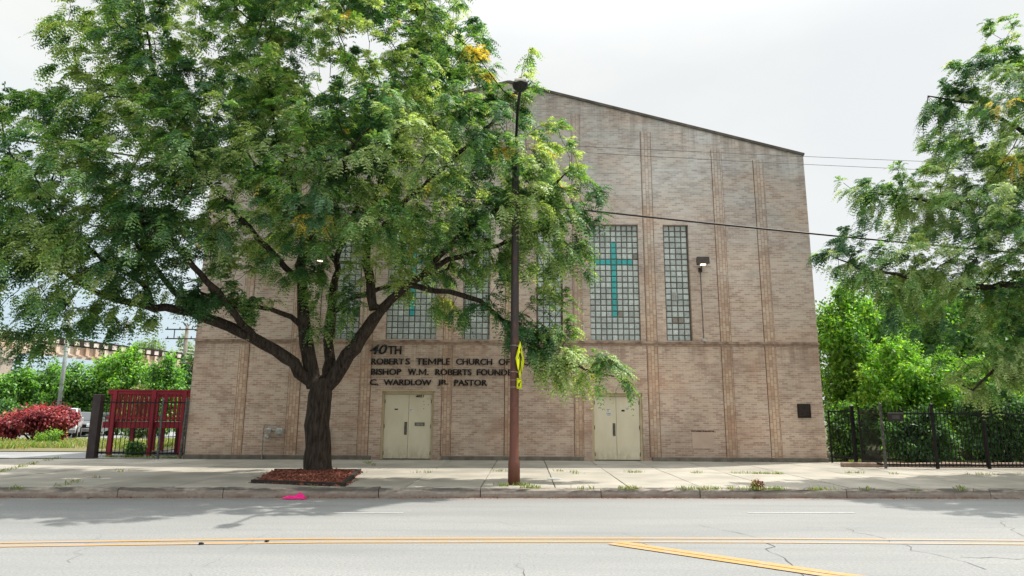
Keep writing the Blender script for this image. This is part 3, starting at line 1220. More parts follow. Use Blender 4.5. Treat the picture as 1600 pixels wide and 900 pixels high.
for ln in LINES:
    word = []
    for (s, X0, X1, Y0, Y1, bold, sh) in ln:
        A = at(560 + X0 / 5.3333, 520 + Y0 / 5.3333, WY)
        B = at(560 + X1 / 5.3333, 520 + Y1 / 5.3333, WY)
        if s == 'M':
            mes = [m_glyph(A.x, B.x, B.z, A.z, WY - 0.012)]
        else:
            mes = [text_mesh(s, A.x - 0.004 + e_, B.x - 0.010 + e_, B.z, A.z, WY - 0.012 - e_ * 0.1, 'tmp', M_letter, None, 0.006, 0.03, sh) for e_ in (0.0, 0.016)]
        word += mes
        if (s, X0) not in (('TE', 485), ('M', 583), ('W.', 415), ('M', 507)):
            serifed(word, 'lettering', M_letter, sg)
            word = []
A, B = at(590 + 447 / 7.5, 600 + 128 / 7.5, WY + 0.1), at(590 + 545 / 7.5, 600 + 158 / 7.5, WY + 0.1)
me = text_mesh('4021', A.x, B.x, B.z, A.z, WY + 0.097, 'tmp', M_letter, None, 0.03, 0.008, 0.3)
o = serifed([me], 'house_number', M_letter, None)
tag(o, 'small black slanted street number 4021 on left double door', 'house number')

# plaque by the right corner
A, B = at(1245, 631, WY), at(1267, 653, WY)
pq = MB()
pq.bbox(A.x, B.x, WY - 0.045, WY - 0.002, B.z, A.z, 0.006)
pl = thing('wall_plaque', 'square dark bronze plaque on brick near right corner of church', 'plaque', (A.x, WY, B.z))
pq.build('plate', mat('dark_bronze', (0.028, 0.020, 0.016), 0.5, 0.2, col2=(0.012, 0.01, 0.009), scale=12), pl)
pq = MB()
for i in range(9):
    z = A.z - 0.07 - i * 0.038
    pq.box(A.x + 0.04, B.x - 0.05 - 0.1 * (i == 8), WY - 0.049, WY - 0.0455, z, z + 0.012)
pq.box(B.x - 0.08, B.x - 0.05, WY - 0.052, WY - 0.0455, A.z - 0.06, A.z - 0.03)
pq.build('raised_text_rows', mat('plaque_rows', (0.06, 0.042, 0.035), 0.5), pl)


# floodlights on the wall
def floodlight(px, py, label):
    c = at(px, py, WY - 0.30)
    t = thing('wall_floodlight', label, 'floodlight', (c.x, WY, c.z), 'floodlights on the church wall')
    h = MB()
    # housing: tapered box, lens tilted downwards towards the street
    w = 0.20
    prof = [(-0.20, -0.10), (-0.16, 0.14), (0.10, 0.17), (0.16, 0.06), (0.10, -0.09)]
    vs = []
    for sx_ in (-1, 1):
        for (yy, zz) in prof:
            ww = w * (1.0 if yy < 0 else 0.8)
            vs.append((c.x + sx_ * ww, c.y + yy, c.z + zz))
    n_ = len(prof)
    fs = [tuple(range(n_)), tuple(range(n_, 2 * n_))[::-1]] + [(i, (i + 1) % n_, n_ + (i + 1) % n_, n_ + i) for i in range(n_)]
    h.add(vs, fs)
    h.build('housing', mat('bronze_housing', (0.065, 0.05, 0.045), 0.5, 0.2), t)
    ln_ = MB()
    q = [(c.x - 0.085, c.y - 0.15, c.z - 0.106), (c.x + 0.085, c.y - 0.15, c.z - 0.106), (c.x + 0.07, c.y + 0.0, c.z - 0.102), (c.x - 0.07, c.y + 0.0, c.z - 0.102)]
    e = [(a_ + (0, 0, -0.035)[0], b_, z_ - 0.03) for a_, b_, z_ in q]
    ln_.add(q + e, [(0, 1, 2, 3), (4, 7, 6, 5), (0, 4, 5, 1), (1, 5, 6, 2), (2, 6, 7, 3), (3, 7, 4, 0)])
    le = bpy.data.materials.get('lit_lens')
    if not le:
        le = bpy.data.materials.new('lit_lens')
        le.use_nodes = True
        N, K = nodes_of(le)
        b = N['Principled BSDF']
        b.inputs['Base Color'].default_value = (0.8, 0.75, 0.6, 1)
        b.inputs['Emission Color'].default_value = (1.0, 0.86, 0.6, 1)
        b.inputs['Emission Strength'].default_value = 1.6
    ln_.build('lens', le, t)
    k_ = MB()
    k_.tube([(c.x, c.y + 0.08, c.z - 0.08), (c.x, c.y + 0.1, c.z - 0.2), (c.x, WY - 0.06, c.z - 0.22)], 0.028, 8)
    k_.bbox(c.x - 0.06, c.x + 0.06, WY - 0.07, WY - 0.002, c.z - 0.30, c.z - 0.15, 0.01)
    k_.build('bracket', mat('bronze_housing', (0.065, 0.05, 0.045)), t)
    cd = MB()
    cd.tube([(c.x + 0.005, WY - 0.02, c.z - 0.3), (c.x + 0.01, WY - 0.02, 4.22)], 0.012, 6)
    cd.build('conduit', M_irongrey, t)
    jb = MB()
    jb.bbox(c.x - 0.05, c.x + 0.07, WY - 0.07, WY - 0.002, 4.12, 4.21, 0.008)
    jb.build('junction_box', mat('galvanised', (0.42, 0.43, 0.42), 0.5, 0.2), t)


floodlight(1097, 409, 'lit bronze floodlight on brick wall right of the narrow glass block window')
floodlight(502, 403, 'lit bronze floodlight on brick wall seen through the big tree branches')

# gas meter set, left
gm = thing('gas_meter', 'grey gas meter with bent pipes low on church wall left of trunk', 'gas meter', tuple(at(427, 676, WY)))
q = MB()


def gp(X, Y_, dy):
    p = at(400 + X / 11.25, 640 + Y_ / 11.25, WY - dy)
    return p


q.tube([gp(100, 860, 0.1), gp(118, 480, 0.1), gp(128, 390, 0.1), gp(140, 272, 0.1), gp(165, 265, 0.1), gp(400, 265, 0.1), gp(402, 300, 0.1), gp(400, 350, 0.12)], 0.022, 8)
q.build('pipe', mat('grey_pipe_paint', (0.42, 0.40, 0.36), 0.55, col2=(0.22, 0.17, 0.13), scale=14), gm)
q = MB()
p = gp(410, 365, 0.16)
q.bbox(p.x - 0.09, p.x + 0.13, WY - 0.27, WY - 0.05, p.z - 0.10, p.z + 0.07, 0.035)
q.tube([gp(345, 365, 0.16), gp(240, 360, 0.16)], 0.034, 8)
p = gp(235, 360, 0.16)
q.bbox(p.x - 0.07, p.x + 0.07, WY - 0.23, WY - 0.08, p.z - 0.07, p.z + 0.07, 0.03)
q.build('meter_body', mat('grey_meter_paint', (0.46, 0.465, 0.43), 0.5, col2=(0.22, 0.22, 0.2), scale=18), gm)
for (X, Y_, rr) in ((200, 470, 0.085), (395, 465, 0.055)):
    a_, b_ = gp(X, Y_, 0.22), gp(X, Y_, 0.08)
    q = MB()
    q.tube([a_, a_.lerp(b_, 0.3), b_], [rr * 0.7, rr, rr], 14)
    q.build('regulator', mat('grey_meter_paint', (0.33, 0.335, 0.31)), gm)

# narrow grey cabinet behind the trunk
A, B = at(509, 670, WY), at(515.5, 701, WY)
q = MB()
q.bbox(A.x - 0.05, B.x, WY - 0.12, WY - 0.002, B.z, A.z, 0.01)
tag(q.build('utility_cabinet', mat('cabinet_grey', (0.36, 0.37, 0.36), 0.5, 0.2)), 'narrow grey metal cabinet on church wall just right of trunk', 'cabinet')

# downspout at left corner
q = MB()
q.tube([at(281, 716, WY - 0.06), at(291, 640, WY - 0.06), at(293, 622, WY - 0.06)], 0.04, 8)
tag(q.build('downspout', M_irongrey), 'short grey pipe standing against left corner of the church', 'pipe')

# ================================================================== LEAVES AND TREES


def unit(v):
    return v / np.maximum(np.linalg.norm(v, axis=-1, keepdims=True), 1e-9)


def fronds(origin, direc, length, npairs=7, llen=0.25, lwid=0.060, droop=0.85, tip=True):
    """feathery compound leaves: per frond npairs*2 narrow leaflets along a drooping stalk -> V, F"""
    n = len(origin)
    up = np.array([0, 0, 1.0])
    d = unit(direc)
    s = unit(np.cross(d, up) + rng.normal(0, 0.05, (n, 3)))
    L_ = length[:, None]
    Vs = []
    for i in range(npairs):
        t = (i + 0.7) / npairs
        p = origin + d * L_ * t - up * L_ * droop * t * t * 0.8
        tan = unit(d - up * droop * 1.6 * t)
        nrm = unit(np.cross(s, tan))
        taper = math.sin(PI * (0.18 + 0.72 * t)) ** 0.7
        for sg in (-1, 1):
            ax = unit(s * sg * 0.85 + tan * 0.55 - up * 0.25 + rng.normal(0, 0.12, (n, 3)))
            w = unit(np.cross(ax, nrm) + rng.normal(0, 0.14, (n, 3)))
            ll = L_ * llen * taper * (0.8 + 0.4 * rng.random((n, 1)))
            ww = L_ * lwid * taper
            a = p
            c = p + ax * ll
            m_ = p + ax * ll * 0.45
            Vs.append(np.stack([a, m_ + w * ww, c, m_ - w * ww], 1))
    V = np.stack(Vs, 1)                       # n, 2*npairs, 4, 3
    return V.reshape(-1, 3), np.arange(V.size // 3).reshape(-1, 4), 2 * npairs


def grow(nodes, parents, attr, infl=2.6, kill=0.5, step=0.3, iters=160, sag=0.0):
    """space colonisation: extend the limb skeleton through the crown volume"""
    pos = [np.array(p, float) for p in nodes]
    par = list(parents)
    A = np.array(attr, float)
    P0 = np.array(pos)
    best = np.full(len(A), 1e9)
    bi = np.zeros(len(A), int)
    for s0 in range(0, len(A), 400):
        D = np.linalg.norm(A[s0:s0 + 400, None] - P0[None], axis=2)
        bi[s0:s0 + 400] = D.argmin(1)
        best[s0:s0 + 400] = D.min(1)
    alive = best > kill
    seen = {}
    for it in range(iters):
        act = alive & (best < infl + (4.0 if it < 60 else 0))
        if not act.any():
            break
        idx = np.where(act)[0]
        acc = {}
        dirs = unit(A[idx] - np.array([pos[j] for j in bi[idx]]))
        for q_, j in enumerate(bi[idx]):
            if j in acc:
                acc[j] += dirs[q_]
            else:
                acc[j] = dirs[q_].copy()
        new = []
        for j, v in acc.items():
            if seen.get(j, 0) > 3:
                continue
            v = v / (np.linalg.norm(v) + 1e-9) + rng.normal(0, 0.16, 3)
            v[2] -= sag
            v /= np.linalg.norm(v) + 1e-9
            seen[j] = seen.get(j, 0) + 1
            pos.append(pos[j] + v * step)
            par.append(j)
            new.append(len(pos) - 1)
        if not new:
            break
        NP = np.array([pos[i] for i in new])
        ids = np.where(alive)[0]
        for s0 in range(0, len(ids), 500):
            ii = ids[s0:s0 + 500]
            D = np.linalg.norm(A[ii, None] - NP[None], axis=2)
            m_ = D.argmin(1)
            dm = D[np.arange(len(ii)), m_]
            upd = dm < best[ii]
            best[ii[upd]] = dm[upd]
            bi[ii[upd]] = np.array(new)[m_[upd]]
        alive &= best > kill
    return np.array(pos), np.array(par)


def skeleton(limbs):
    """limbs: dict name -> (parent limb or None, [(px,py,Y,r)...]) ; returns nodes, parents, radii"""
    nodes, par, rad = [], [], []
    ends = {}
    for nm, (pn, pts) in limbs.items():
        P = [(Vector(p[0]) if isinstance(p[0], (tuple, Vector)) else at(p[0], p[1], p[2]), p[-1]) for p in pts]
        if pn is not None:
            cand = ends[pn]
            j = min(cand, key=lambda c: (Vector(nodes[c]) - P[0][0]).length)
            prev = j
        else:
            prev = -1
            nodes.append(tuple(P[0][0]))
            par.append(-1)
            rad.append(P[0][1])
            prev = 0
        mine = [prev]
        pv, pr = (Vector(nodes[prev]), rad[prev] if pn is None else P[0][1])
        for (q, rr) in (P[1:] if pn is None else P):
            dist = (q - pv).length
            n_ = max(1, int(round(dist / 0.3)))
            for i in range(1, n_ + 1):
                t = i / n_
                w = pv.lerp(q, t)
                if i < n_ and dist > 0.5:
                    w = w + Vector(rng.normal(0, 0.02 + 0.10 * min(rr, 0.12), 3).tolist())
                nodes.append(tuple(w))
                par.append(prev)
                rad.append(pr + (rr - pr) * t)
                prev = len(nodes) - 1
                mine.append(prev)
            pv, pr = q, rr
        ends[nm] = mine
    return nodes, par, rad


def tree_mesh(pos, par, fixed, base_n, tip_r=0.0065, expo=2.35):
    n = len(pos)
    ch = [[] for _ in range(n)]
    for i, p in enumerate(par):
        if p >= 0:
            ch[p].append(i)
    rad = np.zeros(n)
    order = list(range(n))
    for i in reversed(order):
        rr = sum(rad[c] ** expo for c in ch[i]) ** (1 / expo) if ch[i] else tip_r
        if i < base_n:
            rad[i] = fixed[i]
        else:
            rad[i] = max(tip_r, rr)
    for i in order:
        if i >= base_n and par[i] >= 0:
            rad[i] = min(rad[i], rad[par[i]] * 0.92 + 0.0005)
    mb = MB()
    stack = [(0, None)]
    while stack:
        s, frm = stack.pop()
        path = [s] if frm is None else [frm, s]
        cur = s
        while ch[cur]:
            cs_ = sorted(ch[cur], key=lambda c: -rad[c])
            nxt = cs_[0]
            for c in cs_[1:]:
                stack.append((c, cur))
            path.append(nxt)
            cur = nxt
        pts = [Vector(pos[i]) for i in path]
        rs = [float(rad[i]) for i in path]
        if frm is not None:
            rs[0] = min(rs[0], rs[1] * 1.15)
        mx = max(rs)
        mb.tube(pts, rs, 14 if mx > 0.15 else 8 if mx > 0.05 else 5 if mx > 0.015 else 3, cap=False, noise_amp=0.06 if mx > 0.1 else 0.0)
    return mb, rad, ch


def ell_points(lobes, n, shell=0.55):
    """attractors inside ellipsoids given as (px, py, Y, rx_px, ry_px, depth) ; more towards the outside"""
    vols = np.array([l[3] * l[4] * l[5] for l in lobes], float) ** 0.75
    cnt = np.maximum(rng.multinomial(n, vols / vols.sum()), 70)
    out = []
    for (px, py, Y, rx, ry, dz), c in zip(lobes, cnt):
        C = at(px, py, Y)
        sc_ = Y / FPX * 1.02
        u = unit(rng.normal(size=(c, 3)))
        rr = (shell + (1 - shell) * rng.random((c, 1))) ** 0.6 * rng.random((c, 1)) ** 0.18
        v = u * rr
        out.append(np.array(C) + v * np.array([rx * sc_, dz, ry * sc_]))
    return np.concatenate(out)


LEAF_D = leaf_mat('leaf_deep_green', (0.060, 0.148, 0.058), 0.42, tint=(1.2, 1.35, 0.55))
LEAF_M = leaf_mat('leaf_mid_green', (0.165, 0.305, 0.092), 0.48, tint=(1.35, 1.35, 0.5))
LEAF_L = leaf_mat('leaf_light_green', (0.36, 0.46, 0.20), 0.48, tint=(1.3, 1.3, 0.5))
LEAF_Y = leaf_mat('leaf_yellowing', (0.66, 0.52, 0.09), 0.45, tint=(1.05, 1.0, 0.5))


def honey_locust(name, label, limbs, lobes, n_attr, n_spur, per_spur, flen=(0.2, 0.32), infl=2.4, kill=0.5, yellow=0.02, extra=(), wts=(0.36, 0.38, 0.26)):
    nodes, par, rad = skeleton(limbs)
    base_n = len(nodes)
    attr = ell_points(lobes, n_attr)
    pos, pr = grow(nodes, par, attr, infl, kill, 0.28)
    ep, er = [], []
    for i in range(base_n):
        if rad[i] < 0.056 and i > 12:
            for _ in range(2):
                d0 = unit(rng.normal(size=3) * np.array([1, 1, 0.7]) + np.array([0, 0, 0.15]))
                j = i
                q0 = pos[i]
                for st_ in range(int(rng.integers(2, 4))):
                    q0 = q0 + (d0 + rng.normal(0, 0.25, 3) - np.array([0, 0, 0.12 * st_])) * 0.17
                    ep.append(q0)
                    er.append(j)
                    j = len(pos) + len(ep) - 1
    if ep:
        pos, pr = np.concatenate([pos, np.array(ep)]), np.concatenate([pr, np.array(er)])
    mb, radii, ch = tree_mesh(pos, pr, rad, base_n)
    b0 = Vector(nodes[0])
    t = thing(name, label, 'tree', tuple(b0), 'street trees')
    tr = mb.build('trunk', M_bark, t, smooth=True)
    # spurs on thin wood
    thin = np.where(radii < 0.022)[0]
    thin = thin[thin >= base_n]
    tips = np.array([i for i in thin if not ch[i]])
    pick = np.concatenate([np.repeat(tips, 2), rng.choice(thin, max(0, n_spur - 2 * len(tips)))]) if len(tips) * 2 < n_spur else rng.choice(thin, n_spur)
    pp = pos[pick]
    pdir = unit(pos[pick] - pos[pr[pick]])
    pp = pp + rng.normal(0, 0.07, pp.shape)
    # patchy yellowing: by clusters
    seedp = pos[rng.choice(thin, max(3, int(len(thin) * yellow * 0.12)))]
    O, Dn, Ln, Mi = [], [], [], []
    ymask = np.zeros(len(pp), bool)
    for sp in seedp:
        ymask |= np.linalg.norm(pp - sp, axis=1) < rng.uniform(0.12, 0.3)
    for (ex, ey, eY, er_) in extra:
        ymask |= np.linalg.norm(pp - np.array(at(ex, ey, eY)), axis=1) < er_
    base_tone = np.sin(pp[:, 0] * 1.9 + 1.3 * np.sin(pp[:, 2] * 1.4)) + np.sin(pp[:, 2] * 2.3 + pp[:, 1] * 1.7) + rng.normal(0, 0.8, len(pp))
    ctr = np.array(nodes[0]) + np.array([0, 0, 5.0])
    outw = unit((pp - ctr) * np.array([1, 1, 0.4]))
    main = unit(pdir * 0.8 + outw * 0.6 + rng.normal(0, 0.35, pp.shape))
    for kf in range(per_spur):
        dr = unit(main + rng.normal(0, 0.52, pp.shape) * np.array([1, 1, 0.6]))
        O.append(pp + rng.normal(0, 0.025, pp.shape))
        Dn.append(dr)
        Ln.append(rng.uniform(flen[0], flen[1], len(pp)))
        q = base_tone + rng.normal(0, 0.2, len(pp))
        mi = np.where(q < np.quantile(q, wts[0]), 0, np.where(q < np.quantile(q, wts[0] + wts[1]), 1, 2))
        mi = np.where(ymask & (rng.random(len(pp)) < 0.75), 3, mi)
        mi = np.where(rng.random(len(pp)) < 0.004, 3, mi)
        Mi.append(mi)
    V, F, nq = fronds(np.concatenate(O), np.concatenate(Dn), np.concatenate(Ln))
    cr = np_mesh('crown', V, F, [LEAF_D, LEAF_M, LEAF_L, LEAF_Y], np.repeat(np.concatenate(Mi), nq), t)
    print(name, 'nodes', len(pos), 'fronds', len(V) // (4 * nq))
    return t


TY = 17.3
limbs = {
    'trunk': (None, [(496, 743, TY, 0.44), (496, 735, TY, 0.36), (496, 715, TY, 0.32), (497, 680, TY, 0.30), (498, 645, TY, 0.295), (500, 615, TY, 0.30), (500, 598, TY, 0.27)]),
    'A': ('trunk', [(490, 600, TY, 0.202), (483, 560, TY, 0.181), (476, 515, TY - .1, 0.164), (473, 470, TY - .2, 0.143), (471, 430, TY - .3, 0.126), (477, 380, TY - .4, 0.101), (470, 330, TY - .5, 0.084), (455, 270, TY - .6, 0.071), (430, 200, TY - .8, 0.055), (420, 120, TY - 1, 0.042), (415, 40, TY - 1.1, 0.029)]),
    'B': ('trunk', [(510, 605, TY, 0.193), (535, 570, TY - .1, 0.181), (562, 530, TY - .2, 0.168), (585, 497, TY - .3, 0.151), (612, 467, TY - .4, 0.113), (650, 437, TY - .5, 0.088), (700, 405, TY - .6, 0.071), (760, 388, TY - .8, 0.055), (830, 365, TY - 1, 0.038), (890, 345, TY - 1.1, 0.025)]),
    'B2': ('B', [(583, 480, TY - .3, 0.126), (577, 430, TY - .2, 0.113), (575, 380, TY - .1, 0.101), (585, 320, TY, 0.084), (605, 250, TY + .1, 0.071), (630, 180, TY + .2, 0.055), (650, 100, TY + .2, 0.042), (660, 20, TY + .2, 0.029)]),
    'C': ('trunk', [(512, 592, TY + .2, 0.151), (514, 550, TY + .5, 0.134), (515, 500, TY + .8, 0.118), (520, 450, TY + 1.1, 0.097), (530, 390, TY + 1.4, 0.080), (560, 320, TY + 1.7, 0.063), (590, 250, TY + 1.9, 0.046), (600, 170, TY + 2, 0.034)]),
    'D': ('trunk', [(486, 596, TY, 0.160), (460, 567, TY - .2, 0.155), (430, 547, TY - .4, 0.147), (390, 525, TY - .7, 0.134), (340, 503, TY - 1, 0.122), (300, 487, TY - 1.3, 0.109), (240, 482, TY - 1.6, 0.088), (180, 468, TY - 1.9, 0.076), (130, 445, TY - 2.1, 0.063), (80, 415, TY - 2.2, 0.050), (20, 385, TY - 2.4, 0.038), (-60, 350, TY - 2.5, 0.025)]),
    'D2': ('D', [(315, 490, TY - 1.2, 0.084), (272, 456, TY - 1.0, 0.071), (245, 420, TY - .8, 0.059), (215, 385, TY - .6, 0.046), (190, 340, TY - .4, 0.038), (150, 290, TY - .2, 0.025)]),
    'D3': ('D', [(238, 478, TY - 1.6, 0.067), (225, 445, TY - 1.9, 0.055), (162, 408, TY - 2.3, 0.042), (110, 360, TY - 2.6, 0.034), (60, 310, TY - 2.8, 0.025)]),
    'E': ('A', [(470, 508, TY - .1, 0.08), (455, 495, TY - .3, 0.07), (425, 484, TY - .6, 0.058), (385, 478, TY - .9, 0.047), (345, 470, TY - 1.2, 0.035), (310, 455, TY - 1.5, 0.025)]),
    'F': ('C', [(516, 490, TY + .8, 0.08), (540, 470, TY + .9, 0.07), (590, 452, TY + 1, 0.06), (640, 438, TY + 1.1, 0.05), (700, 420, TY + 1.2, 0.035)]),
    'G': ('B', [(640, 445, TY - .5, 0.075), (700, 455, TY - .7, 0.066), (750, 470, TY - .8, 0.06), (785, 500, TY - .9, 0.052), (825, 535, TY - 1, 0.045), (870, 562, TY - 1.1, 0.038), (920, 580, TY - 1.1, 0.028), (960, 588, TY - 1.1, 0.018)]),
    'H': ('A', [(472, 440, TY - .3, 0.084), (435, 405, TY - .7, 0.076), (390, 355, TY - 1.1, 0.067), (330, 290, TY - 1.6, 0.057), (275, 215, TY - 2, 0.048), (245, 130, TY - 2.3, 0.038), (230, 50, TY - 2.5, 0.027)]),
    'I': ('B2', [(576, 380, TY - .1, 0.085), (625, 325, TY - .5, 0.075), (690, 265, TY - 1, 0.062), (755, 205, TY - 1.4, 0.05), (810, 140, TY - 1.6, 0.035)]),
    'J': ('B', [(660, 430, TY - .5, 0.075), (720, 365, TY - 1.0, 0.062), (800, 315, TY - 1.6, 0.05), (870, 285, TY - 2, 0.035)]),
    'K': ('A', [(477, 385, TY - .4, 0.085), (500, 335, TY - 1.3, 0.075), (530, 290, TY - 2.3, 0.06), (545, 240, TY - 3.2, 0.045)]),
    'M': ('C', [(525, 410, TY + 1.4, 0.07), (470, 350, TY + 2, 0.06), (420, 290, TY + 2.6, 0.05), (380, 230, TY + 3, 0.035)]),
    'N': ('D', [(400, 530, TY - .6, 0.09), (350, 470, TY - 1.7, 0.08), (290, 400, TY - 2.8, 0.065), (230, 340, TY - 3.6, 0.045)]),
}
lobes = [
    (300, 110, TY - 1.5, 215, 150, 3.6), (560, 90, TY - .5, 250, 160, 4.4), (150, 330, TY - 2.9, 190, 130, 3.0), (390, 290, TY - 1.6, 200, 130, 3.8),
    (640, 270, TY - 1, 190, 150, 4.2), (820, 290, TY - 1.6, 105, 110, 2.6), (800, 395, TY - 1.2, 135, 60, 1.8), (700, 110, TY - .6, 95, 130, 2.3),
    (70, 430, TY - 3.3, 130, 90, 1.9), (260, 430, TY - 1.8, 130, 45, 1.6), (30, 250, TY - 3.3, 120, 130, 2.4), (860, 545, TY - 1.1, 55, 45, 0.6), (915, 592, TY - 1.1, 70, 24, 0.45),
    (170, 105, TY - 2, 85, 100, 2.0), (450, -130, TY - 1, 330, 160, 4.2), (510, 330, TY - 3.2, 130, 70, 1.3), (440, 400, TY - 1.6, 120, 50, 1.4), (905, 330, TY - 1.4, 45, 70, 1.0),
    (40, 510, TY - 2.6, 90, 35, 0.7), (190, 500, TY - 1.0, 90, 24, 0.4), (-80, 330, TY - 2.5, 120, 130, 2.0), (735, 490, TY - .9, 50, 20, 0.5), (832, 82, TY - .6, 24, 24, 0.5),
    (640, 390, TY - 1.5, 70, 40, 1.0), (520, 480, TY - .3, 26, 36, 0.3), (70, 200, TY - 2.4, 80, 70, 2.0), (140, 60, TY - 2.2, 45, 60, 1.5), (20, 330, TY - 2.8, 110, 110, 2.0),
    (230, 220, TY - 2.8, 150, 110, 2.0), (420, 200, TY - 3, 160, 120, 1.6), (610, 180, TY - 2.8, 160, 120, 1.6), (760, 230, TY - 2.4, 110, 90, 1.6), (870, 260, TY - 1.8, 60, 60, 1.2),
    (890, 400, TY - 1.4, 55, 50, 0.9), (862, 465, TY - 1.1, 45, 48, 0.7), (560, 350, TY - 3.4, 110, 40, 0.9), (300, 380, TY - 2.6, 110, 60, 1.4), (120, 470, TY - 2.4, 110, 40, 1.0),
    (720, 340, TY - 2.4, 120, 60, 1.2), (930, 300, TY - 1.5, 25, 30, 0.5), (340, 470, TY - 1.5, 60, 22, 0.5), (700, 470, TY - .7, 55, 24, 0.5), (880, 505, TY - 1.1, 38, 36, 0.6), (890, 570, TY - 1.1, 45, 30, 0.5),
    (960, 590, TY - 1.1, 28, 12, 0.3), (480, 440, TY - .8, 60, 30, 0.6), (497, 325, TY - 3.5, 35, 45, 0.4), (150, 512, TY - 1.2, 75, 20, 0.4), (40, 530, TY - 2.5, 70, 22, 0.5), (270, 450, TY - 0.9, 80, 25, 0.6),
]
big_tree = honey_locust('honey_locust_tree', 'big spreading honey locust with dark forked trunk in front of church', limbs, lobes, 7200, 9900, 6, (0.26, 0.44), kill=0.42, yellow=0.012, extra=[(500, 340, TY - 3.3, 0.42), (480, 352, TY - 3.2, 0.3), (520, 12, TY - 3, 0.5), (655, 14, TY - 2.5, 0.35), (265, 55, TY - 3, 0.4), (765, 100, TY - 1.5, 0.5), (840, 215, TY - 2.3, 0.4), (750, 75, TY - 2, 0.4)])
RY = 17.6
r_limbs = {
    'trunk': (None, [(1790, 745, RY, 0.36), (1790, 700, RY, 0.27), (1788, 620, RY, 0.25), (1780, 540, RY, 0.23), (1770, 490, RY, 0.20), (1750, 420, RY, 0.17), (1730, 330, RY, 0.13), (1715, 240, RY, 0.10), (1700, 140, RY, 0.06), (1690, 40, RY, 0.035)]),
    'A': ('trunk', [(1770, 495, RY, 0.14), (1700, 455, RY - .2, 0.115), (1600, 444, RY - .4, 0.095), (1530, 448, RY - .6, 0.075), (1480, 446, RY - .7, 0.06), (1420, 434, RY - .8, 0.045), (1360, 425, RY - .9, 0.03), (1310, 405, RY - .9, 0.018)]),
    'B': ('trunk', [(1750, 420, RY, 0.11), (1670, 370, RY - .2, 0.09), (1600, 345, RY - .3, 0.07), (1540, 340, RY - .4, 0.055), (1470, 320, RY - .5, 0.04), (1400, 305, RY - .5, 0.025), (1350, 300, RY - .5, 0.015)]),
    'C': ('trunk', [(1730, 330, RY, 0.09), (1660, 260, RY + .2, 0.075), (1590, 200, RY + .3, 0.06), (1520, 160, RY + .3, 0.04), (1450, 150, RY + .3, 0.02)]),
    'D': ('trunk', [(1715, 240, RY, 0.07), (1640, 150, RY - .3, 0.055), (1580, 110, RY - .5, 0.04), (1540, 95, RY - .5, 0.02)]),
    'E': ('trunk', [(1775, 520, RY, 0.10), (1700, 520, RY - .8, 0.08), (1620, 530, RY - 1.2, 0.06), (1560, 570, RY - 1.4, 0.04), (1520, 610, RY - 1.5, 0.02)]),
}
r_lobes = [
    (1590, 220, RY - 1.0, 120, 110, 3.0), (1480, 330, RY - .5, 110, 55, 1.5), (1400, 400, RY - .8, 95, 45, 1.2), (1540, 430, RY - .8, 130, 60, 2.0), (1740, 240, RY - 1, 160, 160, 4.0), (1700, 430, RY - 1.5, 150, 90, 3.6),
    (1560, 500, RY - 1.3, 90, 45, 1.0), (1480, 190, RY + .3, 60, 60, 0.9), (1560, 110, RY - .2, 70, 40, 1.0), (1380, 320, RY - .5, 45, 35, 0.6), (1320, 400, RY - .9, 40, 30, 0.5), (1850, 300, RY - 1, 160, 200, 4.3), (1440, 470, RY - .8, 80, 30, 0.8),
    (1760, 70, RY - 1, 130, 70, 3.0), (1830, -60, RY - 1.5, 130, 90, 3.4), (1640, 330, RY - 3.2, 90, 80, 1.6), (1500, 250, RY, 70, 50, 1.2), (1440, 290, RY - .3, 60, 40, 0.8), (1350, 370, RY - .8, 50, 35, 0.7), (1460, 400, RY - 1, 100, 45, 1.2), (1560, 60, RY, 30, 40, 0.8), (1510, 110, RY, 40, 35, 0.7), (1590, 320, RY - .6, 90, 70, 1.8), (1400, 455, RY - 1, 70, 28, 0.7), (1345, 425, RY - 1, 55, 25, 0.5), (1500, 520, RY - 1.4, 90, 40, 0.8), (1430, 500, RY - 1.2, 60, 25, 0.5), (1590, 560, RY - 1.5, 60, 40, 0.8),
]
honey_locust('honey_locust_tree', 'sparse honey locust reaching into the picture from beyond the right edge', r_limbs, r_lobes, 5000, 7400, 6, (0.22, 0.36), kill=0.42, yellow=0.035, wts=(0.3, 0.42, 0.28))


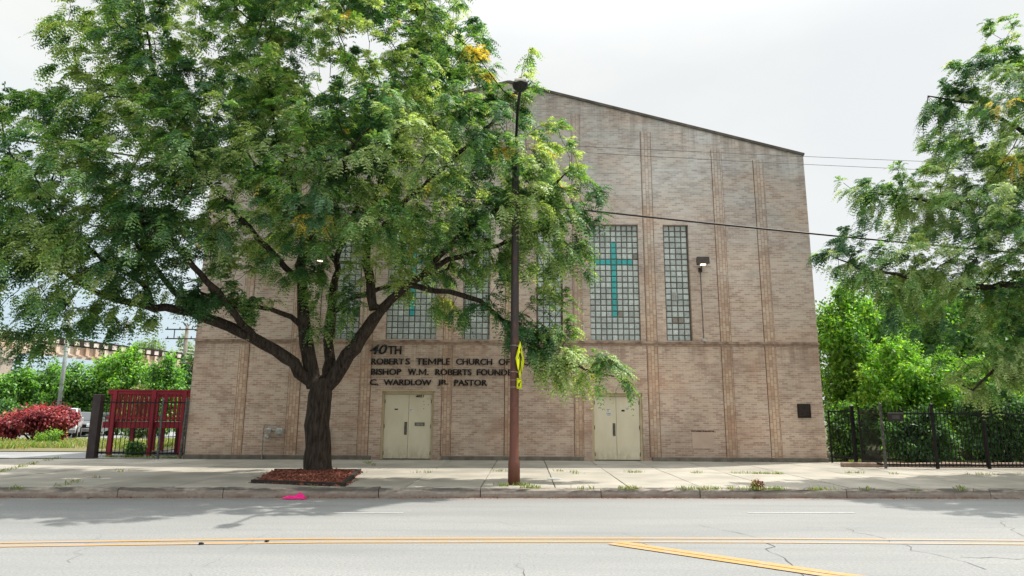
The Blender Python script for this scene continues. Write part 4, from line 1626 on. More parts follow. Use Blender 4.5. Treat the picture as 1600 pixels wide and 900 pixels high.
def leafy(name, label, cat, base, lobes, n, size, mats, wts, group=None, trunk_r=0.05, droop=0.3, gap=0.35, stems=3, parent_kind=None):
    """shrub or far tree: stems plus leaf clusters in uneven lobes; lobes in metres (dx, dy, z, rx, ry, rz)"""
    bx, by, bz_ = base
    t = thing(name, label, cat, base, group)
    st = MB()
    for (dx, dy, z, rx, ry, rz) in lobes[:max(stems, 3)]:
        p0 = Vector((bx + dx * 0.12, by + dy * 0.12, bz_ - 0.05))
        p2 = Vector((bx + dx, by + dy, bz_ + z + rz * 0.4))
        p1 = p0.lerp(p2, 0.5) + Vector((random.uniform(-.1, .1), random.uniform(-.1, .1), z * 0.12))
        st.tube([p0, p0.lerp(p1, 0.6), p1, p2], [trunk_r, trunk_r * 0.8, trunk_r * 0.65, trunk_r * 0.2], 6)
        for q_ in range(3):
            e = p2 + Vector((random.uniform(-rx, rx) * 0.8, random.uniform(-ry, ry) * 0.8, random.uniform(-.2, .8) * rz))
            st.tube([p1, p1.lerp(e, 0.5) + Vector((0, 0, 0.1 * rz)), e], [trunk_r * 0.5, trunk_r * 0.3, trunk_r * 0.1], 4)
    st.build('trunk' if cat == 'tree' else 'stem', M_bark2, t)
    vols = np.array([l[3] * l[4] * l[5] for l in lobes]) ** 0.7
    cnt = rng.multinomial(n, vols / vols.sum())
    O, D = [], []
    for (dx, dy, z, rx, ry, rz), c in zip(lobes, cnt):
        u = unit(rng.normal(size=(c, 3)))
        rr = rng.random((c, 1)) ** 0.3
        # bumpy surface
        ph = rng.random(3) * 6
        bump = 1 + 0.13 * (np.sin(u[:, :1] * 6 + ph[0]) + np.sin(u[:, 1:2] * 7 + ph[1]) + np.sin(u[:, 2:] * 8 + ph[2]))
        p = u * rr * bump * np.array([rx, ry, rz]) + np.array([bx + dx, by + dy, bz_ + z])
        O.append(p)
        D.append(u)
    O, D = np.concatenate(O), np.concatenate(D)
    f = 2.2 / max(0.25, np.mean([l[3] for l in lobes]))
    fld = np.sin(O[:, 0] * f * 1.7 + 2 * np.sin(O[:, 2] * f)) + np.sin(O[:, 1] * f * 1.9 + 1.0) + np.sin(O[:, 2] * f * 2.3 + O[:, 0] * f)
    keep = (fld > -1.5 + rng.random(len(O)) * gap * 2.2) & (O[:, 2] > bz_ + 0.02)
    O, D, fld = O[keep], D[keep], fld[keep]
    n_ = len(O)
    up = np.array([0, 0, 1.0])
    # each leaf cluster: three leaves
    Vs, Ms = [], []
    tone = fld + rng.normal(0, 1.0, n_)
    q1 = np.quantile(tone, np.cumsum(wts)[:-1]) if len(wts) > 1 else []
    for k_ in range(3):
        az = rng.normal(size=(n_, 3))
        ax = unit(D * 0.6 + az * 0.8 - up * droop)
        w = unit(np.cross(ax, unit(D * 0.5 + up + rng.normal(0, 0.5, (n_, 3)))))
        sz = size * rng.uniform(0.6, 1.25, (n_, 1))
        o = O + rng.normal(0, size * 0.5, O.shape)
        tip_ = o + ax * sz - up * sz * 0.15
        m_ = o + ax * sz * 0.5
        Vs.append(np.stack([o, m_ + w * sz * 0.27, tip_, m_ - w * sz * 0.27], 1))
        Ms.append(np.digitize(tone + rng.normal(0, 0.3, n_), q1))
    V = np.concatenate(Vs).reshape(-1, 3)
    np_mesh('crown' if cat == 'tree' else 'foliage', V, np.arange(len(V)).reshape(-1, 4), mats, np.concatenate(Ms), t)
    return t


def auto_lobes(w, d, h, k=6, low=0.25):
    """uneven lobes that fill a ragged w x d x h shrub, with sprays sticking out of it"""
    out = []
    for i in range(k):
        a = 2 * PI * i / k + random.uniform(-.5, .5)
        rr = random.uniform(0.25, 0.72)
        zz = random.uniform(0.28, 0.78)
        sh = 1.0 - 0.35 * zz
        out.append((math.cos(a) * rr * w / 2 * sh, math.sin(a) * rr * d / 2 * sh, zz * h, w * random.uniform(.15, .26), d * random.uniform(.15, .26), h * random.uniform(.11, .22)))
    out.append((random.uniform(-.1, .1) * w, 0, h * 0.74, w * .2, d * .2, h * .2))
    out.append((0, 0, h * 0.30, w * .40, d * .38, h * .28))
    for i in range(2 * k):
        a = random.uniform(0, 2 * PI)
        el = random.uniform(-0.1, 1.4)
        q_ = random.uniform(0.85, 1.08)
        out.append((math.cos(a) * math.cos(el) * w * .48 * q_, math.sin(a) * math.cos(el) * d * .46 * q_, h * (0.45 + 0.5 * math.sin(el) * q_), w * random.uniform(.05, .10), d * random.uniform(.05, .1), h * random.uniform(.05, .11)))
    return out


LB_bright = leaf_mat('shrub_bright', (0.18, 0.40, 0.05), 0.55)
LB_lime = leaf_mat('shrub_lime', (0.30, 0.46, 0.07), 0.55)
LB_mid = leaf_mat('shrub_mid', (0.13, 0.27, 0.05), 0.5)
LB_deep = leaf_mat('shrub_deep', (0.055, 0.14, 0.042), 0.42)
LB_blue = leaf_mat('shrub_bluegreen', (0.06, 0.155, 0.075), 0.42)
LB_pale = leaf_mat('far_tree_pale', (0.19, 0.25, 0.12), 0.45)
LB_red = leaf_mat('maple_red', (0.31, 0.048, 0.062), 0.42, tint=(1.4, 0.7, 0.6))
LB_red2 = leaf_mat('maple_pink', (0.46, 0.135, 0.14), 0.42, tint=(1.4, 0.7, 0.6))
LB_dred = leaf_mat('maple_dark', (0.13, 0.02, 0.028), 0.35, tint=(1.4, 0.7, 0.6))
LB_grass = leaf_mat('grass_blade', (0.16, 0.24, 0.05), 0.4)
LB_straw = leaf_mat('grass_straw', (0.40, 0.36, 0.15), 0.4, tint=(1.1, 1.0, 0.6))


def shrub_px(name, label, cat, px, py_top, Y, wpx, n, size, mats, wts, depth=None, group=None, k=7, tr=0.05, zbase=0.25, gap=0.35, lobes=None):
    top = at(px, py_top, Y)
    w = wpx * Y / FPX
    h = top.z - zbase
    lb = lobes or auto_lobes(w, depth or w * 0.8, h, k)
    return leafy(name, label, cat, (top.x, Y, zbase), lb, n, size, mats, wts, group, tr, gap=gap)


# right-hand garden behind the fence
GR = 'shrubs and trees in the fenced garden'
shrub_px('garden_tree', 'tall bright green young tree growing against right corner of church', 'tree', 1312, 440, 27.5, 115, 9000, 0.17, [LB_mid, LB_bright, LB_lime, LB_deep], (0.25, 0.4, 0.2, 0.15), 3.0, GR, 9, 0.07)
shrub_px('garden_shrub', 'lime green sunlit bush behind gate and small fence plate', 'shrub', 1398, 525, 25.6, 170, 9500, 0.15, [LB_mid, LB_bright, LB_lime], (0.2, 0.45, 0.35), 3.2, GR, 8)
shrub_px('garden_shrub', 'yellowish green bush behind fence middle, right of the lime bush', 'shrub', 1510, 545, 26.2, 165, 8500, 0.15, [LB_mid, LB_bright, LB_lime, LB_deep], (0.3, 0.35, 0.2, 0.15), 3.0, GR, 7)
shrub_px('garden_shrub', 'dense dark green bush low behind fence at right picture edge', 'shrub', 1555, 600, 23.3, 150, 7500, 0.13, [LB_deep, LB_mid, LB_blue], (0.55, 0.25, 0.2), 1.6, GR, 7)
shrub_px('garden_shrub', 'bright green bush behind fence cut off by right picture edge', 'shrub', 1640, 570, 26.5, 170, 8000, 0.15, [LB_mid, LB_bright, LB_lime], (0.35, 0.45, 0.2), 3.0, GR, 7)
shrub_px('garden_shrub', 'dark leafy bush pressed against fence just right of the gate', 'shrub', 1430, 640, 22.6, 120, 4200, 0.13, [LB_deep, LB_blue, LB_mid], (0.6, 0.2, 0.2), 1.2, GR, 6)
shrub_px('garden_shrub', 'pale leaved bush behind short fence beside church corner', 'shrub', 1318, 632, 24.6, 62, 3600, 0.13, [LB_deep, LB_mid, LB_bright], (0.4, 0.4, 0.2), 1.2, GR, 5)
GT = 'taller trees at the back of the garden'
shrub_px('broadleaf_tree', 'mid green tree behind garden bushes, nearest to church', 'tree', 1430, 425, 33, 210, 11000, 0.22, [LB_deep, LB_mid, LB_bright], (0.4, 0.4, 0.2), 4.5, GT, 9, 0.14)
shrub_px('broadleaf_tree', 'dark green tree behind garden bushes at right picture edge', 'tree', 1575, 430, 31, 220, 11000, 0.2, [LB_deep, LB_blue, LB_mid], (0.4, 0.3, 0.3), 4.5, GT, 9, 0.14)
shrub_px('broadleaf_tree', 'deep green far tree filling the gap beside church corner', 'tree', 1355, 470, 44, 190, 8000, 0.26, [LB_deep, LB_mid], (0.5, 0.5), 6, GT, 8, 0.16)
shrub_px('broadleaf_tree', 'broad far tree beyond right picture edge behind the garden', 'tree', 1720, 400, 38, 300, 9000, 0.26, [LB_deep, LB_mid, LB_bright], (0.4, 0.4, 0.2), 6, GT, 9, 0.16)

shrub_px('broadleaf_tree', 'loose green tree filling the space under the overhanging locust limb', 'tree', 1490, 452, 29, 150, 9000, 0.19, [LB_deep, LB_mid, LB_bright, LB_blue], (0.3, 0.35, 0.2, 0.15), 3.5, GT, 9, 0.12)
shrub_px('broadleaf_tree', 'shaded green tree right of the church corner above the lime bush', 'tree', 1368, 455, 30, 120, 8000, 0.19, [LB_deep, LB_mid, LB_bright], (0.35, 0.4, 0.25), 3.5, GT, 9, 0.12)
# left background
GL = 'bushes below the railway viaduct'
zb = 0.3
shrub_px('roadside_bush', 'big bright green bush below viaduct between grey pole and deck', 'shrub', 195, 541, 54, 115, 9000, 0.26, [LB_mid, LB_bright, LB_deep, LB_lime], (0.3, 0.4, 0.15, 0.15), 5, GL, 9, 0.1, zb)
shrub_px('roadside_bush', 'green bush below viaduct around the foot of grey pole', 'shrub', 95, 563, 53, 115, 8500, 0.26, [LB_deep, LB_mid, LB_bright], (0.3, 0.45, 0.25), 5, GL, 8, 0.1, zb)
shrub_px('roadside_bush', 'pale green bush below viaduct beside the concrete pier', 'shrub', 38, 576, 52, 95, 6500, 0.26, [LB_mid, LB_bright, LB_deep], (0.4, 0.35, 0.25), 5, GL, 7, 0.1, zb)
shrub_px('roadside_bush', 'dark green bush at left picture edge behind red shrub', 'shrub', 8, 625, 47, 70, 3000, 0.22, [LB_deep, LB_blue, LB_mid], (0.5, 0.2, 0.3), 3, GL, 6, 0.08, zb)
shrub_px('roadside_bush', 'feathery light green sapling behind right end of the red deck', 'shrub', 262, 552, 46, 55, 4000, 0.22, [LB_mid, LB_bright, LB_blue], (0.35, 0.4, 0.25), 3, GL, 6, 0.08, zb)
shrub_px('roadside_bush', 'dark blue green bush against church corner behind red deck', 'shrub', 297, 553, 50, 50, 3500, 0.24, [LB_deep, LB_blue, LB_mid], (0.4, 0.4, 0.2), 3, GL, 6, 0.08, zb)
shrub_px('roadside_bush', 'low dusty bush behind red deck railing, under viaduct end', 'shrub', 225, 600, 45, 60, 3000, 0.2, [LB_mid, LB_pale, LB_straw], (0.4, 0.4, 0.2), 3, GL, 6, 0.06, zb)
shrub_px('roadside_bush', 'dark bush behind the parked cars', 'shrub', 140, 610, 57, 90, 3500, 0.24, [LB_deep, LB_mid], (0.6, 0.4), 3, GL, 6, 0.08, zb)
FG = 'pale trees far beyond the viaduct'
shrub_px('distant_tree', 'pale rounded far tree above viaduct left of utility pole', 'tree', 236, 523, 140, 60, 3500, 0.5, [LB_pale, LB_mid], (0.7, 0.3), 8, FG, 7, 0.25, 0)
shrub_px('distant_tree', 'pale far tree behind wooden utility pole beside church corner', 'tree', 296, 527, 150, 70, 3500, 0.5, [LB_pale, LB_mid], (0.6, 0.4), 8, FG, 7, 0.25, 0)
# red Japanese maple on the verge
YM = 34.0
w_ = 106 * YM / FPX
mx_ = at(67, 634, YM)
hm = mx_.z - 0.27
lb = [(-w_ * .30, 0, hm * .60, w_ * .20, w_ * .2, hm * .22), (-w_ * .1, .2, hm * .72, w_ * .25, w_ * .25, hm * .22), (w_ * .14, 0, hm * .76, w_ * .26, w_ * .25, hm * .22), (w_ * .32, 0, hm * .66, w_ * .18, w_ * .2, hm * .2),
      (0, -.5, hm * .60, w_ * .32, w_ * .2, hm * .2), (-w_ * .38, -.2, hm * .42, w_ * .13, w_ * .15, hm * .22), (w_ * .1, 0.2, hm * .33, w_ * .2, w_ * .2, hm * .25)]
leafy('red_maple_shrub', 'low domed shrub with crimson leaves on the verge by parked cars', 'shrub', (mx_.x, YM, 0.27), lb, 9000, 0.15, [LB_dred, LB_red, LB_red2], (0.25, 0.4, 0.35), None, 0.06, 0.5, 0.3, 7)

# ------------------------------------------------------------------ grass and weeds (stuff)


def blades(spots, h=(0.04, 0.12), per=14, spread=0.1, w=0.006):
    sp = np.repeat(np.array(spots, float), per, 0)
    n_ = len(sp)
    p = sp + np.stack([rng.normal(0, spread, n_), rng.normal(0, spread * 0.45, n_), np.zeros(n_)], 1)
    hh = rng.uniform(h[0], h[1], (n_, 1))
    az = rng.random(n_) * 2 * PI
    lean = np.stack([np.cos(az), np.sin(az), np.zeros(n_)], 1) * hh * rng.uniform(0.2, 0.9, (n_, 1))
    s = np.stack([-np.sin(az), np.cos(az), np.zeros(n_)], 1) * w
    s = np.where(rng.random((n_, 1)) < 0.5, s, s[:, ::-1] * np.array([0, 1, 1]) + np.array([w, 0, 0]))
    up = np.array([0, 0, 1.0]) * hh
    mid = p + up * 0.6 + lean * 0.35
    tip_ = p + up * 0.95 + lean
    V = np.stack([p - s, p + s, mid + s * 0.8, mid - s * 0.8, tip_ + s * 0.15, tip_ - s * 0.15], 1).reshape(-1, 3)
    i = np.arange(n_)[:, None] * 6
    F = np.concatenate([i + np.array([0, 1, 2, 3]), i + np.array([3, 2, 4, 5])], 1).reshape(-1, 4)
    return V, F


spots = []


def gz(px, py, z=0.2):
    p = on_ground(px, py, z)
    return (p.x, p.y, walk_z(p.x, p.y) - 0.01)


def weed_run(pa, pb, dens, prob=1.0):
    a_, b_ = gz(*pa), gz(*pb)
    n_ = int(abs(b_[0] - a_[0]) * dens)
    for i in range(n_):
        t = random.random()
        if random.random() < prob:
            spots.append((a_[0] + (b_[0] - a_[0]) * t, a_[1] + (b_[1] - a_[1]) * t, a_[2] + (b_[2] - a_[2]) * t))


for pa, pb, dn in (((1068, 762), (1083, 762), 22), ((1090, 762.5), (1118, 762.5), 20), ((1140, 762), (1225, 763), 14), ((1250, 763), (1300, 763.5), 12), ((1345, 763), (1365, 763), 10),
                   ((965, 761.5), (985, 761.5), 22), ((990, 762), (1004, 762), 20), ((905, 762), (925, 762), 14), ((820, 760.5), (838, 761), 30), ((784, 758), (800, 758.5), 20), ((805, 757), (825, 757), 25),
                   ((1145, 740.5), (1225, 741.5), 14), ((1072, 740), (1100, 740), 8), ((975, 739), (1000, 739), 12), ((893, 738), (905, 742), 30), ((870, 737.5), (882, 737.5), 16), ((775, 737.5), (788, 737.5), 16),
                   ((1320, 740), (1345, 740), 12), ((1370, 741), (1400, 742), 6), ((1510, 742), (1560, 743), 8), ((1420, 765), (1440, 766), 10), ((1495, 760), (1510, 766), 12), ((1590, 742), (1640, 743), 8),
                   ((0, 738), (90, 718), 9), ((95, 758), (190, 737), 10), ((180, 737), (195, 735), 20), ((0, 762), (30, 762), 6), ((1330, 724), (1345, 723), 30), ((1160, 719), (1170, 719), 10), ((140, 716), (285, 718), 22), ((640, 739), (720, 739), 3), ((560, 720), (590, 731), 5)):
    weed_run(pa, pb, dn)
V, F = blades(spots, (0.03, 0.10), 12, 0.07, 0.006)
o = np_mesh('grass_weeds', V, F, [LB_grass, LB_straw], (rng.random(len(F) // 2) < 0.25).repeat(2).astype(int))
stuff(o, 'short grass and weeds growing in the pavement joints', 'weeds')
# dead leaf litter in the gutter and round the mulch
n_ = 1500
gx = rng.uniform(-16, 18, n_)
gx = np.where(rng.random(n_) < 0.5, gx, rng.normal(0, 0.9, n_) + rng.choice([-8, -3.2, -0.5, 2.5, 4.5, 9], n_))
gy = 14.05 + KS * gx - np.abs(rng.normal(0, 0.10, n_)) - 0.012
P_ = np.stack([gx, gy, rng.uniform(0.006, 0.02, n_)], 1)
ax = unit(rng.normal(size=(n_, 3)) * np.array([1, 1, 0.3])) * rng.uniform(0.008, 0.028, (n_, 1))
bx_ = unit(np.cross(ax, np.array([0, 0, 1.0]) + rng.normal(0, 0.3, (n_, 3)))) * rng.uniform(0.004, 0.014, (n_, 1))
V = np.stack([P_ - ax, P_ + bx_, P_ + ax, P_ - bx_], 1).reshape(-1, 3)
o = np_mesh('leaf_litter', V, np.arange(len(V)).reshape(-1, 4), mat('dead_leaf', (0.22, 0.085, 0.04), 0.9, col2=(0.10, 0.06, 0.03), scale=3, island=0.5))
stuff(o, 'dead brown leaf litter lying along the kerb', 'leaf litter')
# verge grass by the maple
cl_ = [(random.uniform(-34, -14.5), random.uniform(27.5, 39)) for _ in range(170)]
sp2 = [(c_[0] + random.gauss(0, .5), c_[1] + random.gauss(0, .4), 0.27) for c_ in cl_ for _ in range(14)]
cl_ = [(at(random.uniform(-5, 135), 690, 31).x, random.uniform(29.5, 33)) for _ in range(60)]
sp2 += [(c_[0] + random.gauss(0, .35), c_[1] + random.gauss(0, .3), 0.27) for c_ in cl_ for _ in range(14)]
V, F = blades(sp2, (0.05, 0.26), 8, 0.16, 0.012)
o = np_mesh('verge_grass', V, F, [LB_grass, LB_straw, LB_mid], rng.choice([0, 1, 2], len(F) // 2, p=[.4, .4, .2]).repeat(2))
stuff(o, 'rough sunlit grass around the crimson shrub', 'grass')
# leafy weeds around the fence foot, left
GW = 'small leafy weeds'
for px, py, Y, w, n_, lab in ((212, 690, 23.4, 26, 900, 'dark leafy weed behind iron fence under the red deck'), (513, 735, 17.4, 8, 160, 'small leafy weed right of trunk on the red mulch'), (486, 770, 14.0, 16, 420, 'dark leafy weed growing in kerb beside pink cloth'),
                              (1183, 765, 14.35, 14, 260, 'dry brown weed in broken kerb under right brick bays'), (80, 672, 31.5, 40, 1200, 'yellowish leafy weed in front of crimson shrub')):
    top = at(px, py, Y)
    z0 = 0.26 if Y > 22.6 else walk_z(0, Y) if Y > 14.1 else 0.02
    w2 = w * Y / FPX
    top.z = max(top.z, z0 + 0.14)
    dry = 'brown' in lab
    leafy('leafy_weed', lab, 'weed', (top.x, Y, z0), [(0, 0, (top.z - z0) * .5, w2 / 2, w2 * .3, (top.z - z0) * .5)] * 2, n_, 0.05 if Y < 20 else 0.09, [LB_straw, LB_dred] if dry else [LB_deep, LB_mid] if Y < 25 else [LB_mid, LB_lime], (0.5, 0.5), GW, 0.006, stems=2)

# ================================================================== STREET FURNITURE
def pole_mat():
    m = bpy.data.materials.new('rusty_pole_paint')
    m.use_nodes = True
    N, K = nodes_of(m)
    b = N['Principled BSDF']
    b.inputs['Roughness'].default_value = 0.55
    tc = N.new('ShaderNodeTexCoord')
    P = tc.outputs['Object']
    sx = N.new('ShaderNodeSeparateXYZ')
    K.new(P, sx.inputs[0])
    n0 = noise(N, K, vscale(N, K, P, (3, 3, 1.2)), 3.0, 6, 0.7)
    lim = maprange(N, K, sx.outputs['Z'], 1.0, 4.0, 0.25, -0.12)
    f0 = maprange(N, K, math_node(N, K, 'ADD', n0, lim), 0.42, 0.66)
    col = mixc(N, K, f0, (0.026, 0.019, 0.018), (0.13, 0.042, 0.024))
    K.new(col, b.inputs['Base Color'])
    return m


# street lamp
LX, LY = on_ground(803, 757, 0.185).x, 14.85
lamp = thing('street_lamp', 'tall rusty brown street lamp pole between the two church doors', 'street lamp', (LX, LY, 0.18))
M_rust = pole_mat()
zt = at(808, 252, LY).z
q = MB()
hs = [0.17, 0.62, 0.66, 0.72, 2.0, 4.0, 6.0, zt]
q.tube([(LX, LY, h) for h in hs], [0.128, 0.124, 0.118, 0.098, 0.095, 0.089, 0.08, 0.074], 20)
q.build('pole', M_rust, lamp, True)
for zz in (at(803, 540, LY).z, at(803, 581, LY).z, at(803, 594, LY).z, at(803, 605, LY).z):
    q = MB()
    q.tube([(LX, LY, zz - 0.008), (LX, LY, zz + 0.008)], 0.096, 20)
    q.build('strap_band', M_steel, lamp)
hd = at(813, 132, 12.5)
q = MB()
arm = [Vector((LX, LY, zt - 0.5)), Vector((LX + 0.005, LY - 0.15, zt - 0.1)), Vector((LX + 0.01, LY - 0.6, zt + 0.35)), Vector((LX + 0.03, LY - 1.3, zt + 0.62)), Vector((hd.x, hd.y + 0.17, hd.z + 0.0))]
q.tube(arm, 0.032, 10)
q.tube([(LX, LY, zt - 0.02), (LX, LY, zt + 0.05)], 0.085, 16)
q.build('mast_arm', mat('lamp_black', (0.014, 0.014, 0.014), 0.5), lamp, True)
q = MB()
# cobra-head: flattened pod, long axis towards the street
ns, nr = 10, 14
for i in range(ns + 1):
    t = i / ns
    yy = hd.y + 0.20 - 0.42 * t
    wd = 0.155 * math.sin(PI * (0.12 + 0.86 * t)) ** 0.55 + 0.005
    hh = 0.085 * math.sin(PI * (0.12 + 0.86 * t)) ** 0.6 + 0.004
    for kk in range(nr):
        a_ = 2 * PI * kk / nr
        q.v.append((hd.x + math.cos(a_) * wd, yy, hd.z + math.sin(a_) * hh * (1.25 if math.sin(a_) < 0 else 0.8)))
for i in range(ns):
    for kk in range(nr):
        q.f.append([i * nr + kk, i * nr + (kk + 1) % nr, (i + 1) * nr + (kk + 1) % nr, (i + 1) * nr + kk])
        q.m.append(0)
q.f.append([kk for kk in range(nr)])
q.m.append(0)
q.f.append([ns * nr + kk for kk in range(nr)][::-1])
q.m.append(0)
hobj = q.build('lamp_head', mat('lamp_black', (0.014, 0.014, 0.014), 0.5), lamp, True)
q = MB()
q.bbox(hd.x - 0.115, hd.x + 0.115, hd.y - 0.25, hd.y - 0.17, hd.z - 0.03, hd.z + 0.012, 0.012)
q.build('front_lens', mat('lamp_lens', (0.55, 0.53, 0.46), 0.3), hobj)
q = MB()
q.tube([(hd.x, hd.y - 0.02, hd.z + 0.06), (hd.x, hd.y - 0.02, hd.z + 0.12)], 0.05, 12)
q.build('photocell', mat('lamp_black', (0.014, 0.014, 0.014)), hobj)

# pedestrian crossing sign strapped to the pole, seen nearly edge-on
ang = math.radians(76)
sn = Vector((math.sin(ang), -math.cos(ang), 0))           # face normal
su = Vector((math.cos(ang), math.sin(ang), 0))            # width direction, seen from the front
c0 = at(812.5, 562.5, LY - 0.1)
sign = thing('crossing_sign', 'yellow diamond pedestrian crossing sign strapped to the lamp pole', 'road sign', (LX, LY - 0.1, c0.z - 0.5))
M_fluo = mat('fluorescent_yellow', (0.66, 0.72, 0.010), 0.4, var=0.04)
M_black = mat('sign_black', (0.012, 0.012, 0.012), 0.5)
HD = at(812, 533, LY).z - at(812, 592, LY).z


def sp3(u_, v_, off=0.0):
    return c0 + su * u_ + Vector((0, 0, v_)) + sn * off


R_ = HD / 2
dia = []
for i in range(4):
    a_ = PI / 2 * i
    tx, tz = math.cos(a_) * R_, math.sin(a_) * R_
    for da in (-0.06, 0, 0.06):
        dia.append((tx * (0.955 + (0.018 if da == 0 else 0)) - math.sin(a_) * da * R_ * 0.8, tz * (0.955 + (0.018 if da == 0 else 0)) + math.cos(a_) * da * R_ * 0.8))
q = MB()
q.prism(dia, lambda a_, b_: sp3(a_, b_, 0.0), sn, 0.004)
sp_ = q.build('sign_panel', M_fluo, sign)
q = MB()
sc = R_ / 0.5
body = [
    [(-0.035, 0.235), (0.0, 0.30), (0.045, 0.27), (0.05, 0.225), (0.01, 0.19)],
    [(-0.07, 0.16), (0.0, 0.185), (0.07, 0.15), (0.06, 0.02), (0.055, -0.06), (-0.045, -0.06), (-0.05, 0.05)],
    [(-0.07, 0.16), (-0.055, 0.11), (-0.10, 0.04), (-0.15, 0.0), (-0.165, 0.025), (-0.12, 0.075)],
    [(0.07, 0.15), (0.12, 0.08), (0.155, -0.01), (0.13, -0.02), (0.09, 0.05), (0.05, 0.10)],
    [(-0.045, -0.06), (0.01, -0.06), (-0.02, -0.19), (-0.10, -0.32), (-0.145, -0.30), (-0.075, -0.18)],
    [(0.0, -0.06), (0.055, -0.06), (0.065, -0.18), (0.125, -0.31), (0.08, -0.33), (0.02, -0.19)],
]
for i, poly in enumerate(body):
    q.prism([(a_ * sc * 1.45, b_ * sc * 1.08) for a_, b_ in poly], lambda a_, b_: sp3(a_, b_, 0.005 + 0.0004 * i), sn, 0.001)
q.build('walking_figure', M_black, sp_)
q = MB()
q.bar(c0 - sn * 0.0 + Vector((0, 0, 0.3)) - su * 0.0, (LX, LY - 0.05, c0.z + 0.3), 0.03, 0.02)
q.build('bracket', M_steel, sign)
q = MB()
q.bar(c0 + Vector((0, 0, -0.26)), (LX, LY - 0.05, c0.z - 0.26), 0.03, 0.02)
q.build('bracket', M_steel, sign)
c1 = at(811.3, 599.3, LY - 0.1)
h1 = at(812, 591.5, LY).z - at(812, 607.5, LY).z
pl2 = thing('sign_plate', 'small yellow rectangular plate below the diamond sign on lamp pole', 'road sign', (LX, LY - 0.1, c1.z - 0.15))


def pp3(u_, v_, off=0.0):
    return c1 + su * 0 + Vector((math.cos(math.radians(62)), math.sin(math.radians(62)), 0)) * u_ + Vector((0, 0, v_)) + Vector((math.sin(math.radians(62)), -math.cos(math.radians(62)), 0)) * off


n2 = Vector((math.sin(math.radians(62)), -math.cos(math.radians(62)), 0))
hw, hh = 0.115, h1 / 2
q = MB()
q.prism([(-hw, -hh), (hw, -hh), (hw, hh), (-hw, hh)], pp3, n2, 0.004)
pp_ = q.build('sign_panel', M_fluo, pl2)
q = MB()
for (u0, u1, v0, v1) in ((-hw + .012, hw - .012, hh - .022, hh - .014), (-hw + .012, hw - .012, -hh + .014, -hh + .022), (-hw + .012, -hw + .02, -hh + .022, hh - .022), (hw - .02, hw - .012, -hh + .022, hh - .022)):
    q.prism([(u0, v0), (u1, v0), (u1, v1), (u0, v1)], lambda a_, b_: pp3(a_, b_, 0.005), n2, 0.001)
q.prism([(0.055, 0.06), (0.07, 0.045), (0.0, -0.03), (0.03, -0.055), (-0.06, -0.07), (-0.055, 0.02), (-0.025, -0.008)], lambda a_, b_: pp3(a_, b_, 0.0054), n2, 0.001)
q.build('arrow', M_black, pp_)

# mulch bed round the big tree
bed_px = [(397, 752.5), (432, 736.5), (561, 737), (536, 757.5)]
bp_ = []
for (px, py) in bed_px:
    p = on_ground(px, py, 0.215)
    bp_.append(Vector((p.x, p.y, walk_z(p.x, p.y))))
tb = thing('tree_bed', 'red mulch bed edged with black boards around the big trunk', 'tree bed', tuple(sum(bp_, Vector()) / 4))
q = MB()
for i in range(4):
    a_, b_ = bp_[i], bp_[(i + 1) % 4]
    if i == 0:
        continue
    d_ = (b_ - a_).normalized() * 0.05
    q.bar(a_ - d_ + Vector((0, 0, 0.025)), b_ + d_ + Vector((0, 0, 0.025)), 0.08, 0.085 + 0.004 * i)
q.build('edging_board', mat('black_timber', (0.018, 0.015, 0.013), 0.8, col2=(0.035, 0.028, 0.022), scale=8), tb)
q = MB()
nx, ny = 26, 16
grid = []
for j in range(ny + 1):
    for i in range(nx + 1):
        u_, v_ = i / nx, j / ny
        p = bp_[0].lerp(bp_[3], u_).lerp(bp_[1].lerp(bp_[2], u_), v_)
        e = min(u_, 1 - u_, v_, 1 - v_)
        dd = (Vector((p.x, p.y)) - Vector((at(496, 743, TY).x, TY))).length
        hgt = 0.015 + 0.03 * min(1, e * 5) + 0.05 * math.exp(-(dd / 0.7) ** 2) + random.uniform(-.02, .02)
        q.v.append((p.x, p.y, p.z + hgt))
for j in range(ny):
    for i in range(nx):
        a_ = j * (nx + 1) + i
        q.f.append([a_, a_ + 1, a_ + nx + 2, a_ + nx + 1])
        q.m.append(0)
q.build('mulch', mat('red_mulch', (0.20, 0.068, 0.045), 0.95, col2=(0.09, 0.034, 0.025), scale=30, bump=0.5), tb)
n_ = 5200
uu, vv = rng.random(n_), rng.random(n_)
P4 = np.array([list(p) for p in bp_])
P_ = ((P4[0] * (1 - uu)[:, None] + P4[3] * uu[:, None]) * (1 - vv)[:, None] + (P4[1] * (1 - uu)[:, None] + P4[2] * uu[:, None]) * vv[:, None])
ee = np.minimum(np.minimum(uu, 1 - uu), np.minimum(vv, 1 - vv))
dd = np.hypot(P_[:, 0] - at(496, 743, TY).x, P_[:, 1] - TY)
P_[:, 2] += 0.022 + 0.03 * np.minimum(1, ee * 5) + 0.05 * np.exp(-(dd / 0.7) ** 2)
P_[:, :2] += rng.normal(0, 0.08, (n_, 2))
ax = unit(rng.normal(size=(n_, 3)) * np.array([1, 1, 0.35])) * rng.uniform(0.02, 0.06, (n_, 1))
bx_ = unit(np.cross(ax, rng.normal(size=(n_, 3)))) * rng.uniform(0.005, 0.014, (n_, 1))
V = np.stack([P_ - ax - bx_, P_ + ax - bx_, P_ + ax + bx_, P_ - ax + bx_], 1).reshape(-1, 3)
o = np_mesh('mulch_chips', V, np.arange(len(V)).reshape(-1, 4), mat('mulch_chip', (0.28, 0.10, 0.065), 0.9, col2=(0.12, 0.045, 0.032), scale=3, island=0.45), None, tb)
o['kind'] = 'stuff'

